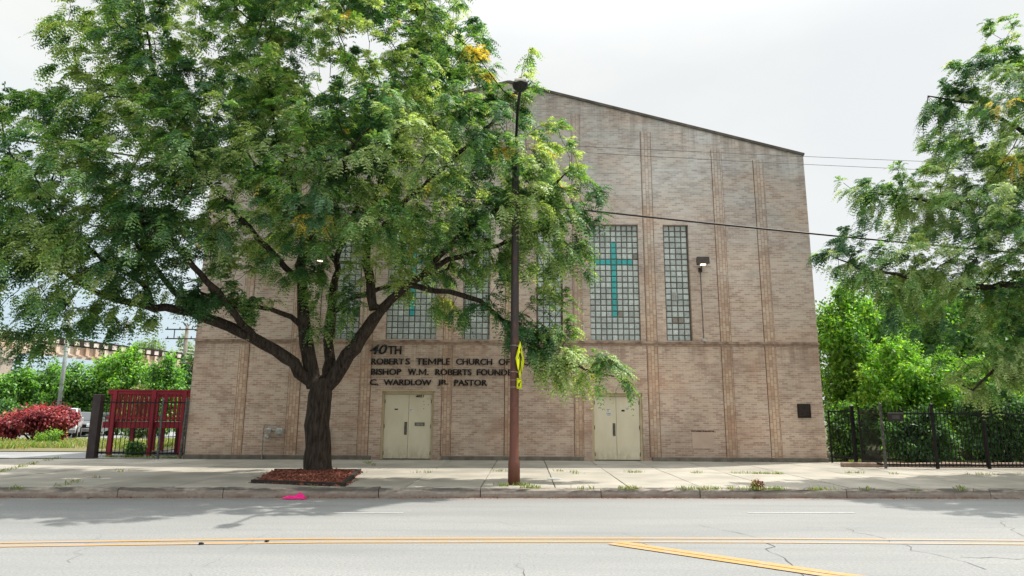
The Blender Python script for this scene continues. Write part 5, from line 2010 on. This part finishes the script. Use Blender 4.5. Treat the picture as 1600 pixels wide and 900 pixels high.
# utility cover in the pavement
p = on_ground(866, 749, 0.19)
q = MB()
nn_ = 28
z = walk_z(p.x, p.y) + 0.004
q.tube([(p.x, p.y, z - 0.01), (p.x, p.y, z + 0.012)], 0.17, nn_)
q.tube([(p.x, p.y, z + 0.0125), (p.x, p.y, z + 0.018)], 0.13, nn_)
tag(q.build('utility_cover', mat('pale_cover', (0.52, 0.53, 0.52), 0.5, 0.2)), 'small round pale metal cover in pavement right of lamp pole', 'cover')

# pink cloth in the gutter
p = on_ground(463, 777, 0.02)
q = MB()
nx, ny = 22, 12
for j in range(ny + 1):
    for i in range(nx + 1):
        u_, v_ = i / nx - .5, j / ny - .5
        r2_ = max(0, 1 - (u_ * 2) ** 2) * max(0, 1 - (v_ * 2) ** 2)
        lump = 0.10 * math.exp(-((u_ - 0.22) / 0.15) ** 2 - (v_ / 0.35) ** 2) + 0.035 * math.exp(-((u_ + 0.2) / 0.2) ** 2 - (v_ / 0.4) ** 2)
        zz = 0.012 + (lump + 0.02 * abs(math.sin(u_ * 23 + v_ * 9)) + 0.015 * math.sin(v_ * 30 + u_ * 14)) * (r2_ ** 0.5)
        q.v.append((p.x + u_ * 0.46 + 0.02 * math.sin(v_ * 9), p.y - 0.10 + v_ * 0.22 + 0.03 * math.sin(u_ * 11), max(0.006, zz)))
for j in range(ny):
    for i in range(nx):
        a_ = j * (nx + 1) + i
        q.f.append([a_, a_ + 1, a_ + nx + 2, a_ + nx + 1])
        q.m.append(0)
tag(q.build('discarded_cloth', mat('pink_cloth', (0.72, 0.015, 0.20), 0.7, var=0.15, scale=20), None, True), 'crumpled bright pink cloth lying in gutter below the tree bed', 'cloth')


def lump(name, label, cat, p, s, m, flat=0.6):
    bm = bmesh.new()
    bmesh.ops.create_icosphere(bm, subdivisions=2, radius=1)
    for v in bm.verts:
        k_ = 1 + random.uniform(-.18, .18)
        v.co = Vector((v.co.x * s * k_, v.co.y * s * k_ * 0.8, v.co.z * s * k_ * flat))
    me = bpy.data.meshes.new(name)
    bm.to_mesh(me)
    bm.free()
    me.materials.append(m)
    o = bpy.data.objects.new(name, me)
    o.location = (p.x, p.y, p.z + s * flat * 0.75)
    COL.objects.link(o)
    return tag(o, label, cat)


M_stone = mat('dark_stone', (0.035, 0.033, 0.03), 0.9, var=0.3, scale=20)
M_paper = mat('litter_paper', (0.75, 0.75, 0.72), 0.8)
lump('stone', 'dark stone on road just below yellow line, left of centre', 'stone', on_ground(314, 851), 0.03, M_stone)
lump('stone', 'flat dark pebble on the yellow line near tree bed', 'stone', on_ground(417, 846.5, 0.01), 0.028, M_stone, 0.4)
lump('paper_scrap', 'white paper scrap in gutter near left picture edge', 'litter', on_ground(32, 776), 0.05, M_paper, 0.35)
lump('paper_scrap', 'tiny white scrap in gutter beside pink cloth and weed', 'litter', on_ground(490, 777), 0.028, M_paper, 0.9)


# ------------------------------------------------------------------ iron fences
def picket_panel(mb, a_, b_, z0, z1, rails, gap=0.105, pr=0.0085, spear=True):
    a_, b_ = Vector(a_), Vector(b_)
    d_ = b_ - a_
    n_ = max(2, int(d_.length / gap))
    for i in range(1, n_):
        p_ = a_ + d_ * (i / n_)
        mb.bar((p_.x, p_.y, p_.z + z0), (p_.x, p_.y, p_.z + z1), pr * 2, pr * 2, (d_.x, d_.y, 0))
        if spear:
            t = Vector((p_.x, p_.y, p_.z + z1))
            mb.add([t + Vector((-.014, 0, 0)), t + Vector((0, -.008, 0)), t + Vector((.014, 0, 0)), t + Vector((0, .008, 0)), t + Vector((0, 0, .05))],
                   [(0, 1, 4), (1, 2, 4), (2, 3, 4), (3, 0, 4), (3, 2, 1, 0)])
    for zr in rails:
        mb.bar(a_ + Vector((0, 0, zr)), b_ + Vector((0, 0, zr)), 0.04, 0.045)


def post(parent, p_, h, s=0.04, name='post', m=None):
    q_ = MB()
    q_.bbox(p_[0] - s, p_[0] + s, p_[1] - s, p_[1] + s, p_[2] - 0.05, p_[2] + h, 0.01)
    q_.add([(p_[0] - s - .01, p_[1] - s - .01, p_[2] + h), (p_[0] + s + .01, p_[1] - s - .01, p_[2] + h), (p_[0] + s + .01, p_[1] + s + .01, p_[2] + h), (p_[0] - s - .01, p_[1] + s + .01, p_[2] + h), (p_[0], p_[1], p_[2] + h + 0.05)],
           [(0, 1, 4), (1, 2, 4), (2, 3, 4), (3, 0, 4), (3, 2, 1, 0)])
    return q_.build(name, m or M_iron, parent)


# right fence: short length at the church, skewed gate, long street length
fy = 20.05
pA = Vector((XR + 0.06, 22.4, 0.23))
g0 = at(1342, 723, 21.7)
pB = Vector((g0.x, 21.7, 0.22))
g1 = at(1384, 728, fy)
pC = Vector((g1.x, fy, 0.2))
FH = 1.72
f1 = thing('iron_fence', 'short black iron fence joining church corner and gate post', 'fence', tuple(pA), 'iron fences')
q = MB()
picket_panel(q, pA, pB, 0.15, FH - 0.1, (0.2, FH - 0.1), spear=False)
q.build('picket_panel', M_iron, f1)
post(f1, pA, FH - 0.05, 0.02)
post(f1, pB + Vector((-0.06, 0.05, 0)), FH + 0.08, 0.045)
gt = thing('iron_gate', 'black iron garden gate set askew beside the fence plate', 'gate', tuple(pB))
q = MB()
picket_panel(q, pB + Vector((0.1, -0.05, 0)), pC + Vector((-0.06, 0.04, 0)), 0.1, FH, (0.14, FH - 0.16), 0.09)
q.build('picket_panel', M_iron, gt)
q = MB()
a_ = pB + Vector((0.1, -0.05, 0))
q.bar(a_ + Vector((0, 0, 0.05)), a_ + Vector((0, 0, FH + 0.05)), 0.05, 0.05, (0, 1, 0))
q.build('gate_stile', M_iron, gt)
post(gt, pC, FH + 0.12, 0.028, 'gate_post', M_irongrey)
f2 = thing('iron_fence', 'long black picket fence along pavement right of the gate', 'fence', tuple(pC), 'iron fences')
xe = 44.0
fend = Vector((xe, fy + (xe - pC.x) * 0.02, 0.2))
q = MB()
picket_panel(q, pC, fend, 0.08, FH + 0.02, (0.13, FH - 0.15), 0.108)
q.build('picket_panel', M_iron, f2)
for px in (1466, 1548, 1632):
    p_ = at(px, 728, fy)
    p_ = Vector((p_.x, fy + (p_.x - pC.x) * 0.02, 0.2))
    post(f2, p_, FH + 0.12, 0.034)
# plate on the fence
A, B = at(1385, 645, fy - 0.03), at(1412, 658, fy - 0.03)
fp = thing('fence_plate', 'blank dark metal plate fixed high on fence beside gate', 'plate', (A.x, fy - 0.05, B.z))
q = MB()
q.bbox(A.x, B.x, fy - 0.06, fy - 0.035, B.z, A.z, 0.004)
q.build('back_plate', mat('plate_brown', (0.030, 0.024, 0.021), 0.5), fp)
q = MB()
q.box(A.x + 0.13, B.x - 0.12, fy - 0.066, fy - 0.0605, B.z + 0.06, A.z - 0.06)
q.build('inset_panel', mat('plate_grey', (0.075, 0.07, 0.065), 0.5), fp)
# low stone edging under/behind the fence
q = MB()
x = pC.x - 1.0
while x < 44:
    w = random.uniform(0.5, 0.9)
    yy = fy + 0.42 + (x - pC.x) * 0.02
    q.bbox(x, x + w - 0.015, yy, yy + 0.22, 0.1, 0.36 + random.uniform(-.015, .015), 0.02)
    x += w
tag(q.build('garden_edging', mat('edging_stone', (0.34, 0.25, 0.2), 0.9, col2=(0.22, 0.155, 0.12), scale=4, bump=0.3, island=0.15)), 'low pinkish stone edging behind the foot of garden fence', 'edging')

# left fence in front of the red deck
zl = 0.235
lA = at(144, 712, 22.75)
lA = Vector((lA.x, 22.75, zl))
lB = Vector((XL - 0.08, 22.75, zl))
f3 = thing('iron_fence', 'black iron picket fence in front of the red wooden deck', 'fence', tuple(lA), 'iron fences')
LH = at(230, 629, 22.75).z - zl
q = MB()
picket_panel(q, lA + Vector((0.15, 0, 0)), lB, 0.12, LH + 0.12, (0.16, LH), 0.135, 0.008, spear=False)
q.build('picket_panel', M_iron, f3)
q = MB()
th_ = at(151, 616, 22.75).z
q.bbox(lA.x - 0.13, lA.x + 0.13, 22.62, 22.86, zl - 0.1, th_, 0.02)
q.build('gate_post', mat('dark_timber_post', (0.035, 0.026, 0.027), 0.7, col2=(0.055, 0.043, 0.042), scale=6), f3)
gp_ = at(248, 700, 22.75)
post(f3, (gp_.x, 22.74, zl), LH + 0.1, 0.03, 'post', M_irongrey)
post(f3, (lB.x, 22.74, zl), LH + 0.05, 0.03, 'post', M_irongrey)

# ------------------------------------------------------------------ red wooden deck
DY = 24.2
M_red = mat('red_deck_paint', (0.27, 0.014, 0.026), 0.55, col2=(0.19, 0.011, 0.020), scale=3, island=0.12)
dk = thing('wooden_deck', 'dark red painted wooden deck with railing beside church', 'deck', (at(230, 705, DY).x, DY, 0.24))
dzt = at(230, 609, DY).z
dz1 = at(230, 659, DY).z
dz0 = at(230, 669, DY).z
xl_, xr_ = at(160, 664, DY).x, XL - 0.03
D2 = 3.4
q = MB()
for yy in (DY, DY + D2):
    q.box(xl_, xr_, yy, yy + 0.05, dz0, dz1)
q.box(xl_, xl_ + 0.05, DY + 0.051, DY + D2 - 0.001, dz0, dz1)
q.build('rim_joist', M_red, dk)
q = MB()
nb = 24
for i in range(nb):
    yy = DY + 0.06 + (D2 - 0.1) * i / nb
    q.box(xl_ + 0.055, xr_, yy, yy + (D2 - .1) / nb - 0.012, dz1 - 0.03, dz1 + 0.008)
q.build('deck_boards', mat('deck_boards', (0.30, 0.22, 0.21), 0.8, col2=(0.2, 0.1, 0.1), scale=4), dk)
posts = [at(px, 630, DY).x for px in (181, 242, 290)]
for j, yy in enumerate((DY - 0.06, DY + D2 + 0.06)):
    q = MB()
    q.box(xl_ + 0.12, xr_, yy - 0.05, yy + 0.05, dzt - 0.05, dzt)
    q.box(xl_ + 0.12, xr_, yy - 0.022, yy + 0.022, dzt - 0.15, dzt - 0.051)
    q.box(xl_ + 0.12, xr_, yy - 0.022, yy + 0.022, dz1 + 0.08, dz1 + 0.17)
    q.build('railing', M_red, dk)
    for xp in posts + ([posts[0] - 0.35] if j else []):
        q = MB()
        q.box(xp - 0.07, xp + 0.07, yy - 0.055, yy + 0.055, 0.2, dzt - 0.052)
        q.build('post', M_red, dk)
    n_ = int((xr_ - xl_ - .3) / 0.145)
    q = MB()
    for i in range(n_):
        xx = xl_ + 0.3 + i * 0.145
        if min(abs(xx - p_) for p_ in posts) < 0.1:
            continue
        q.box(xx - 0.02, xx + 0.02, yy + 0.023, yy + 0.06, dz1 + 0.02, dzt - 0.055)
    q.build('baluster', M_red, dk)
q = MB()
q.box(xl_ + 0.09, xl_ + 0.16, DY, DY + D2, dzt - 0.15, dzt - 0.06)
q.box(xl_ + 0.09, xl_ + 0.16, DY, DY + D2, dz1 + 0.08, dz1 + 0.17)
for i in range(20):
    yy = DY + 0.15 + i * 0.16
    q.box(xl_ + 0.1, xl_ + 0.14, yy, yy + 0.04, dz1, dzt - 0.06)
q.build('side_railing', M_red, dk)
for px in (204, 276):
    q = MB()
    xp = at(px, 690, DY + 1.7).x
    q.box(xp - 0.07, xp + 0.07, DY + 1.7, DY + 1.82, 0.2, dz1 - 0.035)
    q.build('post', M_red, dk)

# ------------------------------------------------------------------ railway viaduct far left
va = at(-60, 521, 58.0)
vb = at(295, 557, 80.0)
ztop = 8.9
va = Vector((-46.5, 60.0, ztop))
p1 = at(45, 531, 64)
p2 = at(278, 559, 80)
ztop = (p1.z + p2.z) / 2
p1 = Vector((p1.x, 64, p1.z))
p2 = Vector((p2.x, 80, p2.z))
dirv = (p2 - p1)
va, vb = p1 - dirv * 0.55, p2 + dirv * 0.7
via = thing('railway_viaduct', 'old elevated railway with dark ties on tan steel girders far left', 'viaduct', (va.x, va.y, 0))
M_gird = mat('peeling_tan_girder', (0.70, 0.62, 0.52), 0.85, col2=(0.5, 0.34, 0.24), scale=0.7)
tiem = mat('railway_tie', (0.035, 0.022, 0.02), 0.9)
q = MB()
L_ = (vb - va).length
n_ = int(L_ / 1.0)
t_ = (vb - va).normalized()
sd = Vector((t_.y, -t_.x, 0)).normalized()
for i in range(n_):
    p_ = va + (vb - va) * (i / n_)
    q.bar(p_ + sd * 2.12, p_ - sd * 2.1, 0.40, 0.46)
q.build('railway_ties', tiem, via)
q = MB()
q.bar(va + sd * 2.03, vb + sd * 2.03, 0.05, 0.44)
q.build('fascia', mat('pale_fascia', (0.72, 0.68, 0.62), 0.8, col2=(0.5, 0.42, 0.36), scale=2), via)
q = MB()
q.bar(va + sd * 2.0 + Vector((0, 0, 0.30)), vb + sd * 2.0 + Vector((0, 0, 0.30)), 0.2, 0.12)
q.bar(va + sd * 0.7 + Vector((0, 0, 0.24)), vb + sd * 0.7 + Vector((0, 0, 0.24)), 0.08, 0.14)
q.bar(va - sd * 0.7 + Vector((0, 0, 0.24)), vb - sd * 0.7 + Vector((0, 0, 0.24)), 0.08, 0.14)
q.build('rail', tiem, via)
q = MB()
q.bar(va + sd * 1.7 + Vector((0, 0, -0.75)), vb + sd * 1.7 + Vector((0, 0, -0.75)), 0.08, 0.8)
q.bar(va + sd * 1.7 + Vector((0, 0, -1.18)), vb + sd * 1.7 + Vector((0, 0, -1.18)), 0.40, 0.08)
for i in range(int(L_ / 1.0)):
    p_ = va + t_ * (i * 1.0) + sd * 1.9
    q.bar(p_ + Vector((0, 0, -0.36)), p_ + Vector((0, 0, -1.12)), 0.34, 0.2, tuple(sd))
q.bar(va - sd * 1.7 + Vector((0, 0, -0.75)), vb - sd * 1.7 + Vector((0, 0, -0.75)), 0.08, 0.8)
q.build('girder', M_gird, via)
for i, f_ in enumerate((0.17, 0.52, 0.80)):
    p_ = va + (vb - va) * f_
    q = MB()
    for s_ in (-1.5, 1.5):
        e = p_ + sd * s_
        q.bar((e.x, e.y, 0), (e.x, e.y, p_.z - 2.1), 1.0, 1.0, tuple(t_))
    q.bar(p_ + sd * 2.2 + Vector((0, 0, -1.68)), p_ - sd * 2.2 + Vector((0, 0, -1.68)), 1.3, 0.85)
    q.build('pier', mat('pale_pier', (0.50, 0.45, 0.38), 0.9, col2=(0.36, 0.3, 0.25), scale=1.0), via)
q = MB()
a_, b_ = va + (vb - va) * 0.62 + Vector((0, 0, 0.9)) + sd * 1.9, va + (vb - va) * 0.86 + Vector((0, 0, 0.9)) + sd * 1.9
q.bar(a_, b_, 0.07, 0.07)
q.bar(a_ - Vector((0, 0, 0.4)), b_ - Vector((0, 0, 0.4)), 0.07, 0.07)
for i in range(6):
    p_ = a_.lerp(b_, i / 5)
    q.bar(p_, p_ - Vector((0, 0, 0.9)), 0.07, 0.07)
q.build('handrail', mat('pale_handrail', (0.6, 0.6, 0.58), 0.6), via)

# poles
p0 = at(97, 575, 51)
p1 = at(111, 489, 51)
q = MB()
q.tube([(p1.x, 51, 0.2), (p1.x, 51, p1.z)], [0.16, 0.13], 10)
tag(q.build('grey_pole', mat('galvanised_pole', (0.27, 0.30, 0.29), 0.6), None, True), 'plain grey metal pole rising from bushes before the viaduct', 'pole')
pt = at(293, 508, 66)
up_ = thing('utility_pole', 'weathered wooden utility pole with two crossarms near church corner', 'utility pole', (pt.x, 66, 0.2))
q = MB()
q.tube([(pt.x, 66, 0.2), (pt.x, 66, pt.z)], [0.22, 0.16], 10)
q.build('pole', mat('grey_timber', (0.24, 0.21, 0.18), 0.9, col2=(0.15, 0.13, 0.11), scale=4), up_, True)
for dz_, ln_ in ((-0.45, 2.0), (-1.35, 1.9)):
    q = MB()
    q.bar((pt.x - ln_, 65.8, pt.z + dz_), (pt.x + ln_, 65.8, pt.z + dz_), 0.11, 0.11)
    q.build('crossarm', mat('dark_crossarm', (0.06, 0.06, 0.055), 0.8), up_)
    for i in range(4):
        q = MB()
        x_ = pt.x - ln_ * 0.9 + i * ln_ * 0.6
        q.tube([(x_, 65.8, pt.z + dz_ + 0.05), (x_, 65.8, pt.z + dz_ + 0.25)], [0.07, 0.04], 6)
        q.build('insulator', mat('insulator_brown', (0.08, 0.07, 0.06), 0.4), up_)
q = MB()
q.tube([(pt.x - 0.25, 65.7, pt.z + 0.2), (pt.x - 0.05, 65.75, pt.z - 0.1)], 0.07, 6)
q.tube([(pt.x - 1.1, 65.8, pt.z - 0.45), (pt.x - 1.1, 65.8, pt.z - 1.35)], 0.05, 6)
q.build('pole_fitting', mat('dark_crossarm', (0.06, 0.06, 0.055)), up_)

# ------------------------------------------------------------------ overhead cables


def cable(pts, rad, name, label, Y, group=None, m=None, n=60):
    P = [at(*p, Y) for p in pts]
    # smooth curve: quadratic fit of height over x
    xs_ = np.array([p.x for p in P])
    zs_ = np.array([p.z for p in P])
    co = np.polyfit(xs_, zs_, 2)
    x0_, x1_ = at(-700, 200, Y).x, at(2300, 200, Y).x
    q_ = MB()
    q_.tube([(x_, Y, float(np.polyval(co, x_))) for x_ in np.linspace(x0_, x1_, n)], rad, 6)
    return tag(q_.build(name, m or mat('black_cable', (0.012, 0.012, 0.012), 0.5), None, True), label, 'cable', group)


cable([(0, 215), (890, 325), (1100, 348), (1290, 369), (1460, 382)], 0.030, 'telephone_cable', 'thick black cable sagging across the church front to the right tree', 21.2)
cable([(890, 228), (1100, 237), (1257, 245), (1420, 251)], 0.008, 'overhead_wire', 'upper of two thin wires crossing top of the church front', 20.8, 'thin overhead wires', mat('grey_wire', (0.07, 0.07, 0.07), 0.5))
cable([(890, 237), (1100, 248.5), (1257, 257), (1420, 264)], 0.008, 'overhead_wire', 'lower of two thin wires crossing top of the church front', 20.8, 'thin overhead wires', mat('grey_wire', (0.07, 0.07, 0.07)))


# ------------------------------------------------------------------ parked cars
def car(loc, rz, paint, label, tall=1.75, wid=1.9, ln=4.6):
    t = thing('parked_car', label, 'car', (0, 0, 0), 'cars parked in the lot')
    hw = wid / 2
    # nose towards -y
    low = [(-ln / 2, 0.35, .92), (-ln / 2 + .05, 0.62, .97), (-ln / 2 + .25, 0.92, 1.0), (-ln / 2 + 1.15, 1.05, 1.0), (ln / 2 - .1, 1.08, 1.0), (ln / 2, 0.8, .97), (ln / 2, 0.35, .95)]
    q_ = MB()
    vs = []
    for s_ in (-1, 1):
        for (yy, zz, ww) in low:
            vs.append((s_ * hw * ww, yy, zz))
    n_ = len(low)
    fs = [tuple(range(n_)), tuple(range(n_, 2 * n_))[::-1]] + [(i, (i + 1) % n_, n_ + (i + 1) % n_, n_ + i) for i in range(n_)]
    q_.add(vs, fs)
    q_.build('body', paint, t)
    q_ = MB()
    top = [(-ln / 2 + 1.1, 1.04, .96), (-ln / 2 + 1.85, tall, .78), (ln / 2 - .55, tall, .78), (ln / 2 - .12, 1.07, .95)]
    vs = []
    for s_ in (-1, 1):
        for (yy, zz, ww) in top:
            vs.append((s_ * hw * ww, yy, zz))
    q_.add(vs, [(0, 1, 2, 3), (7, 6, 5, 4), (0, 4, 5, 1), (1, 5, 6, 2), (2, 6, 7, 3)])
    q_.build('cabin', paint, t)
    gl = mat('car_glass', (0.03, 0.04, 0.045), 0.08, spec=0.8, var=0.05)
    q_ = MB()
    y0_, z0_, y1_, z1_ = -ln / 2 + 1.1, 1.04, -ln / 2 + 1.85, tall
    def wp(u_, v_, off=0.012):
        yy = y0_ + (y1_ - y0_) * v_
        zz = z0_ + (z1_ - z0_) * v_
        ww = hw * (.96 + (.78 - .96) * v_)
        return (u_ * ww, yy - off, zz + off)
    q_.prism([(-.9, .07), (.9, .07), (.88, .92), (-.88, .92)], lambda u_, v_: wp(u_, v_), (0, -.006, .006), 1.0)
    q_.build('windshield', gl, t)
    for s_ in (-1, 1):
        q_ = MB()
        for (a_, b_) in ((0.12, .46), (.5, .82)):
            ya0, ya1 = y0_ + .35 + (ln - 2.2) * a_, y0_ + .35 + (ln - 2.2) * b_
            pts = []
            for (yy, zz) in ((ya0 - .1, 1.12), (ya1, 1.12), (ya1, tall - .12), (ya0 + .25, tall - .12)):
                f_ = (zz - 1.05) / (tall - 1.05)
                pts.append((s_ * (hw * (.955 + (.78 - .955) * f_) + 0.006), yy, zz))
            q_.add(pts + [(x_ + s_ * 0.006, yy, zz) for x_, yy, zz in pts], [(0, 1, 2, 3), (4, 5, 6, 7), (0, 1, 5, 4), (1, 2, 6, 5), (2, 3, 7, 6), (3, 0, 4, 7)])
        q_.build('side_window', gl, t)
        q_ = MB()
        q_.bbox(s_ * hw * .98 - .12 + s_ * .12, s_ * hw * .98 + .12 + s_ * .12, y0_ + .25, y0_ + .37, 1.08, 1.27, .03)
        q_.build('mirror', paint, t)
        q_ = MB()
        q_.bbox(s_ * hw * .72 - .2, s_ * hw * .72 + .2, -ln / 2 + .0, -ln / 2 + .2, .66, .86, .03)
        q_.build('headlight', mat('headlight_glass', (0.75, 0.76, 0.76), 0.15, spec=0.8), t)
        for yy in (-ln / 2 + .9, ln / 2 - .9):
            q_ = MB()
            q_.tube([(s_ * (hw - .24), yy, .34), (s_ * (hw + .01), yy, .34)], .34, 20)
            wh = q_.build('wheel', mat('tyre_rubber', (0.015, 0.015, 0.015), 0.85), t)
            q_ = MB()
            q_.tube([(s_ * (hw + .011), yy, .34), (s_ * (hw + .02), yy, .34)], .21, 14)
            q_.build('rim', M_steel, wh)
    q_ = MB()
    q_.box(-.5, .5, -ln / 2 - .02, -ln / 2 + .1, .62, .82)
    q_.build('grille', M_iron, t)
    q_ = MB()
    q_.bbox(-hw * .93, hw * .93, -ln / 2 - .08, -ln / 2 + .15, .34, .56, .03)
    q_.build('bumper', mat('bumper_grey', (0.2, 0.2, 0.2), 0.5), t)
    t.location = loc
    t.rotation_euler = (0, 0, rz)
    return t


bpy.context.view_layer.update()
pc = at(98, 660, 44)
car((pc.x, 44, 0.27), math.radians(28), mat('silver_car_paint', (0.55, 0.56, 0.57), 0.25, 0.3, var=0.03, spec=0.6), 'silver sport utility car half hidden behind the crimson shrub', 1.85)
pc = at(141, 660, 49)
car((pc.x, 49, 0.27), math.radians(14), mat('grey_car_paint', (0.16, 0.18, 0.19), 0.25, 0.3, var=0.03, spec=0.6), 'dark grey car facing street between silver car and fence post', 1.65)

SC.render.engine = 'CYCLES'
SC.cycles.max_bounces = 8
SC.cycles.transparent_max_bounces = 8
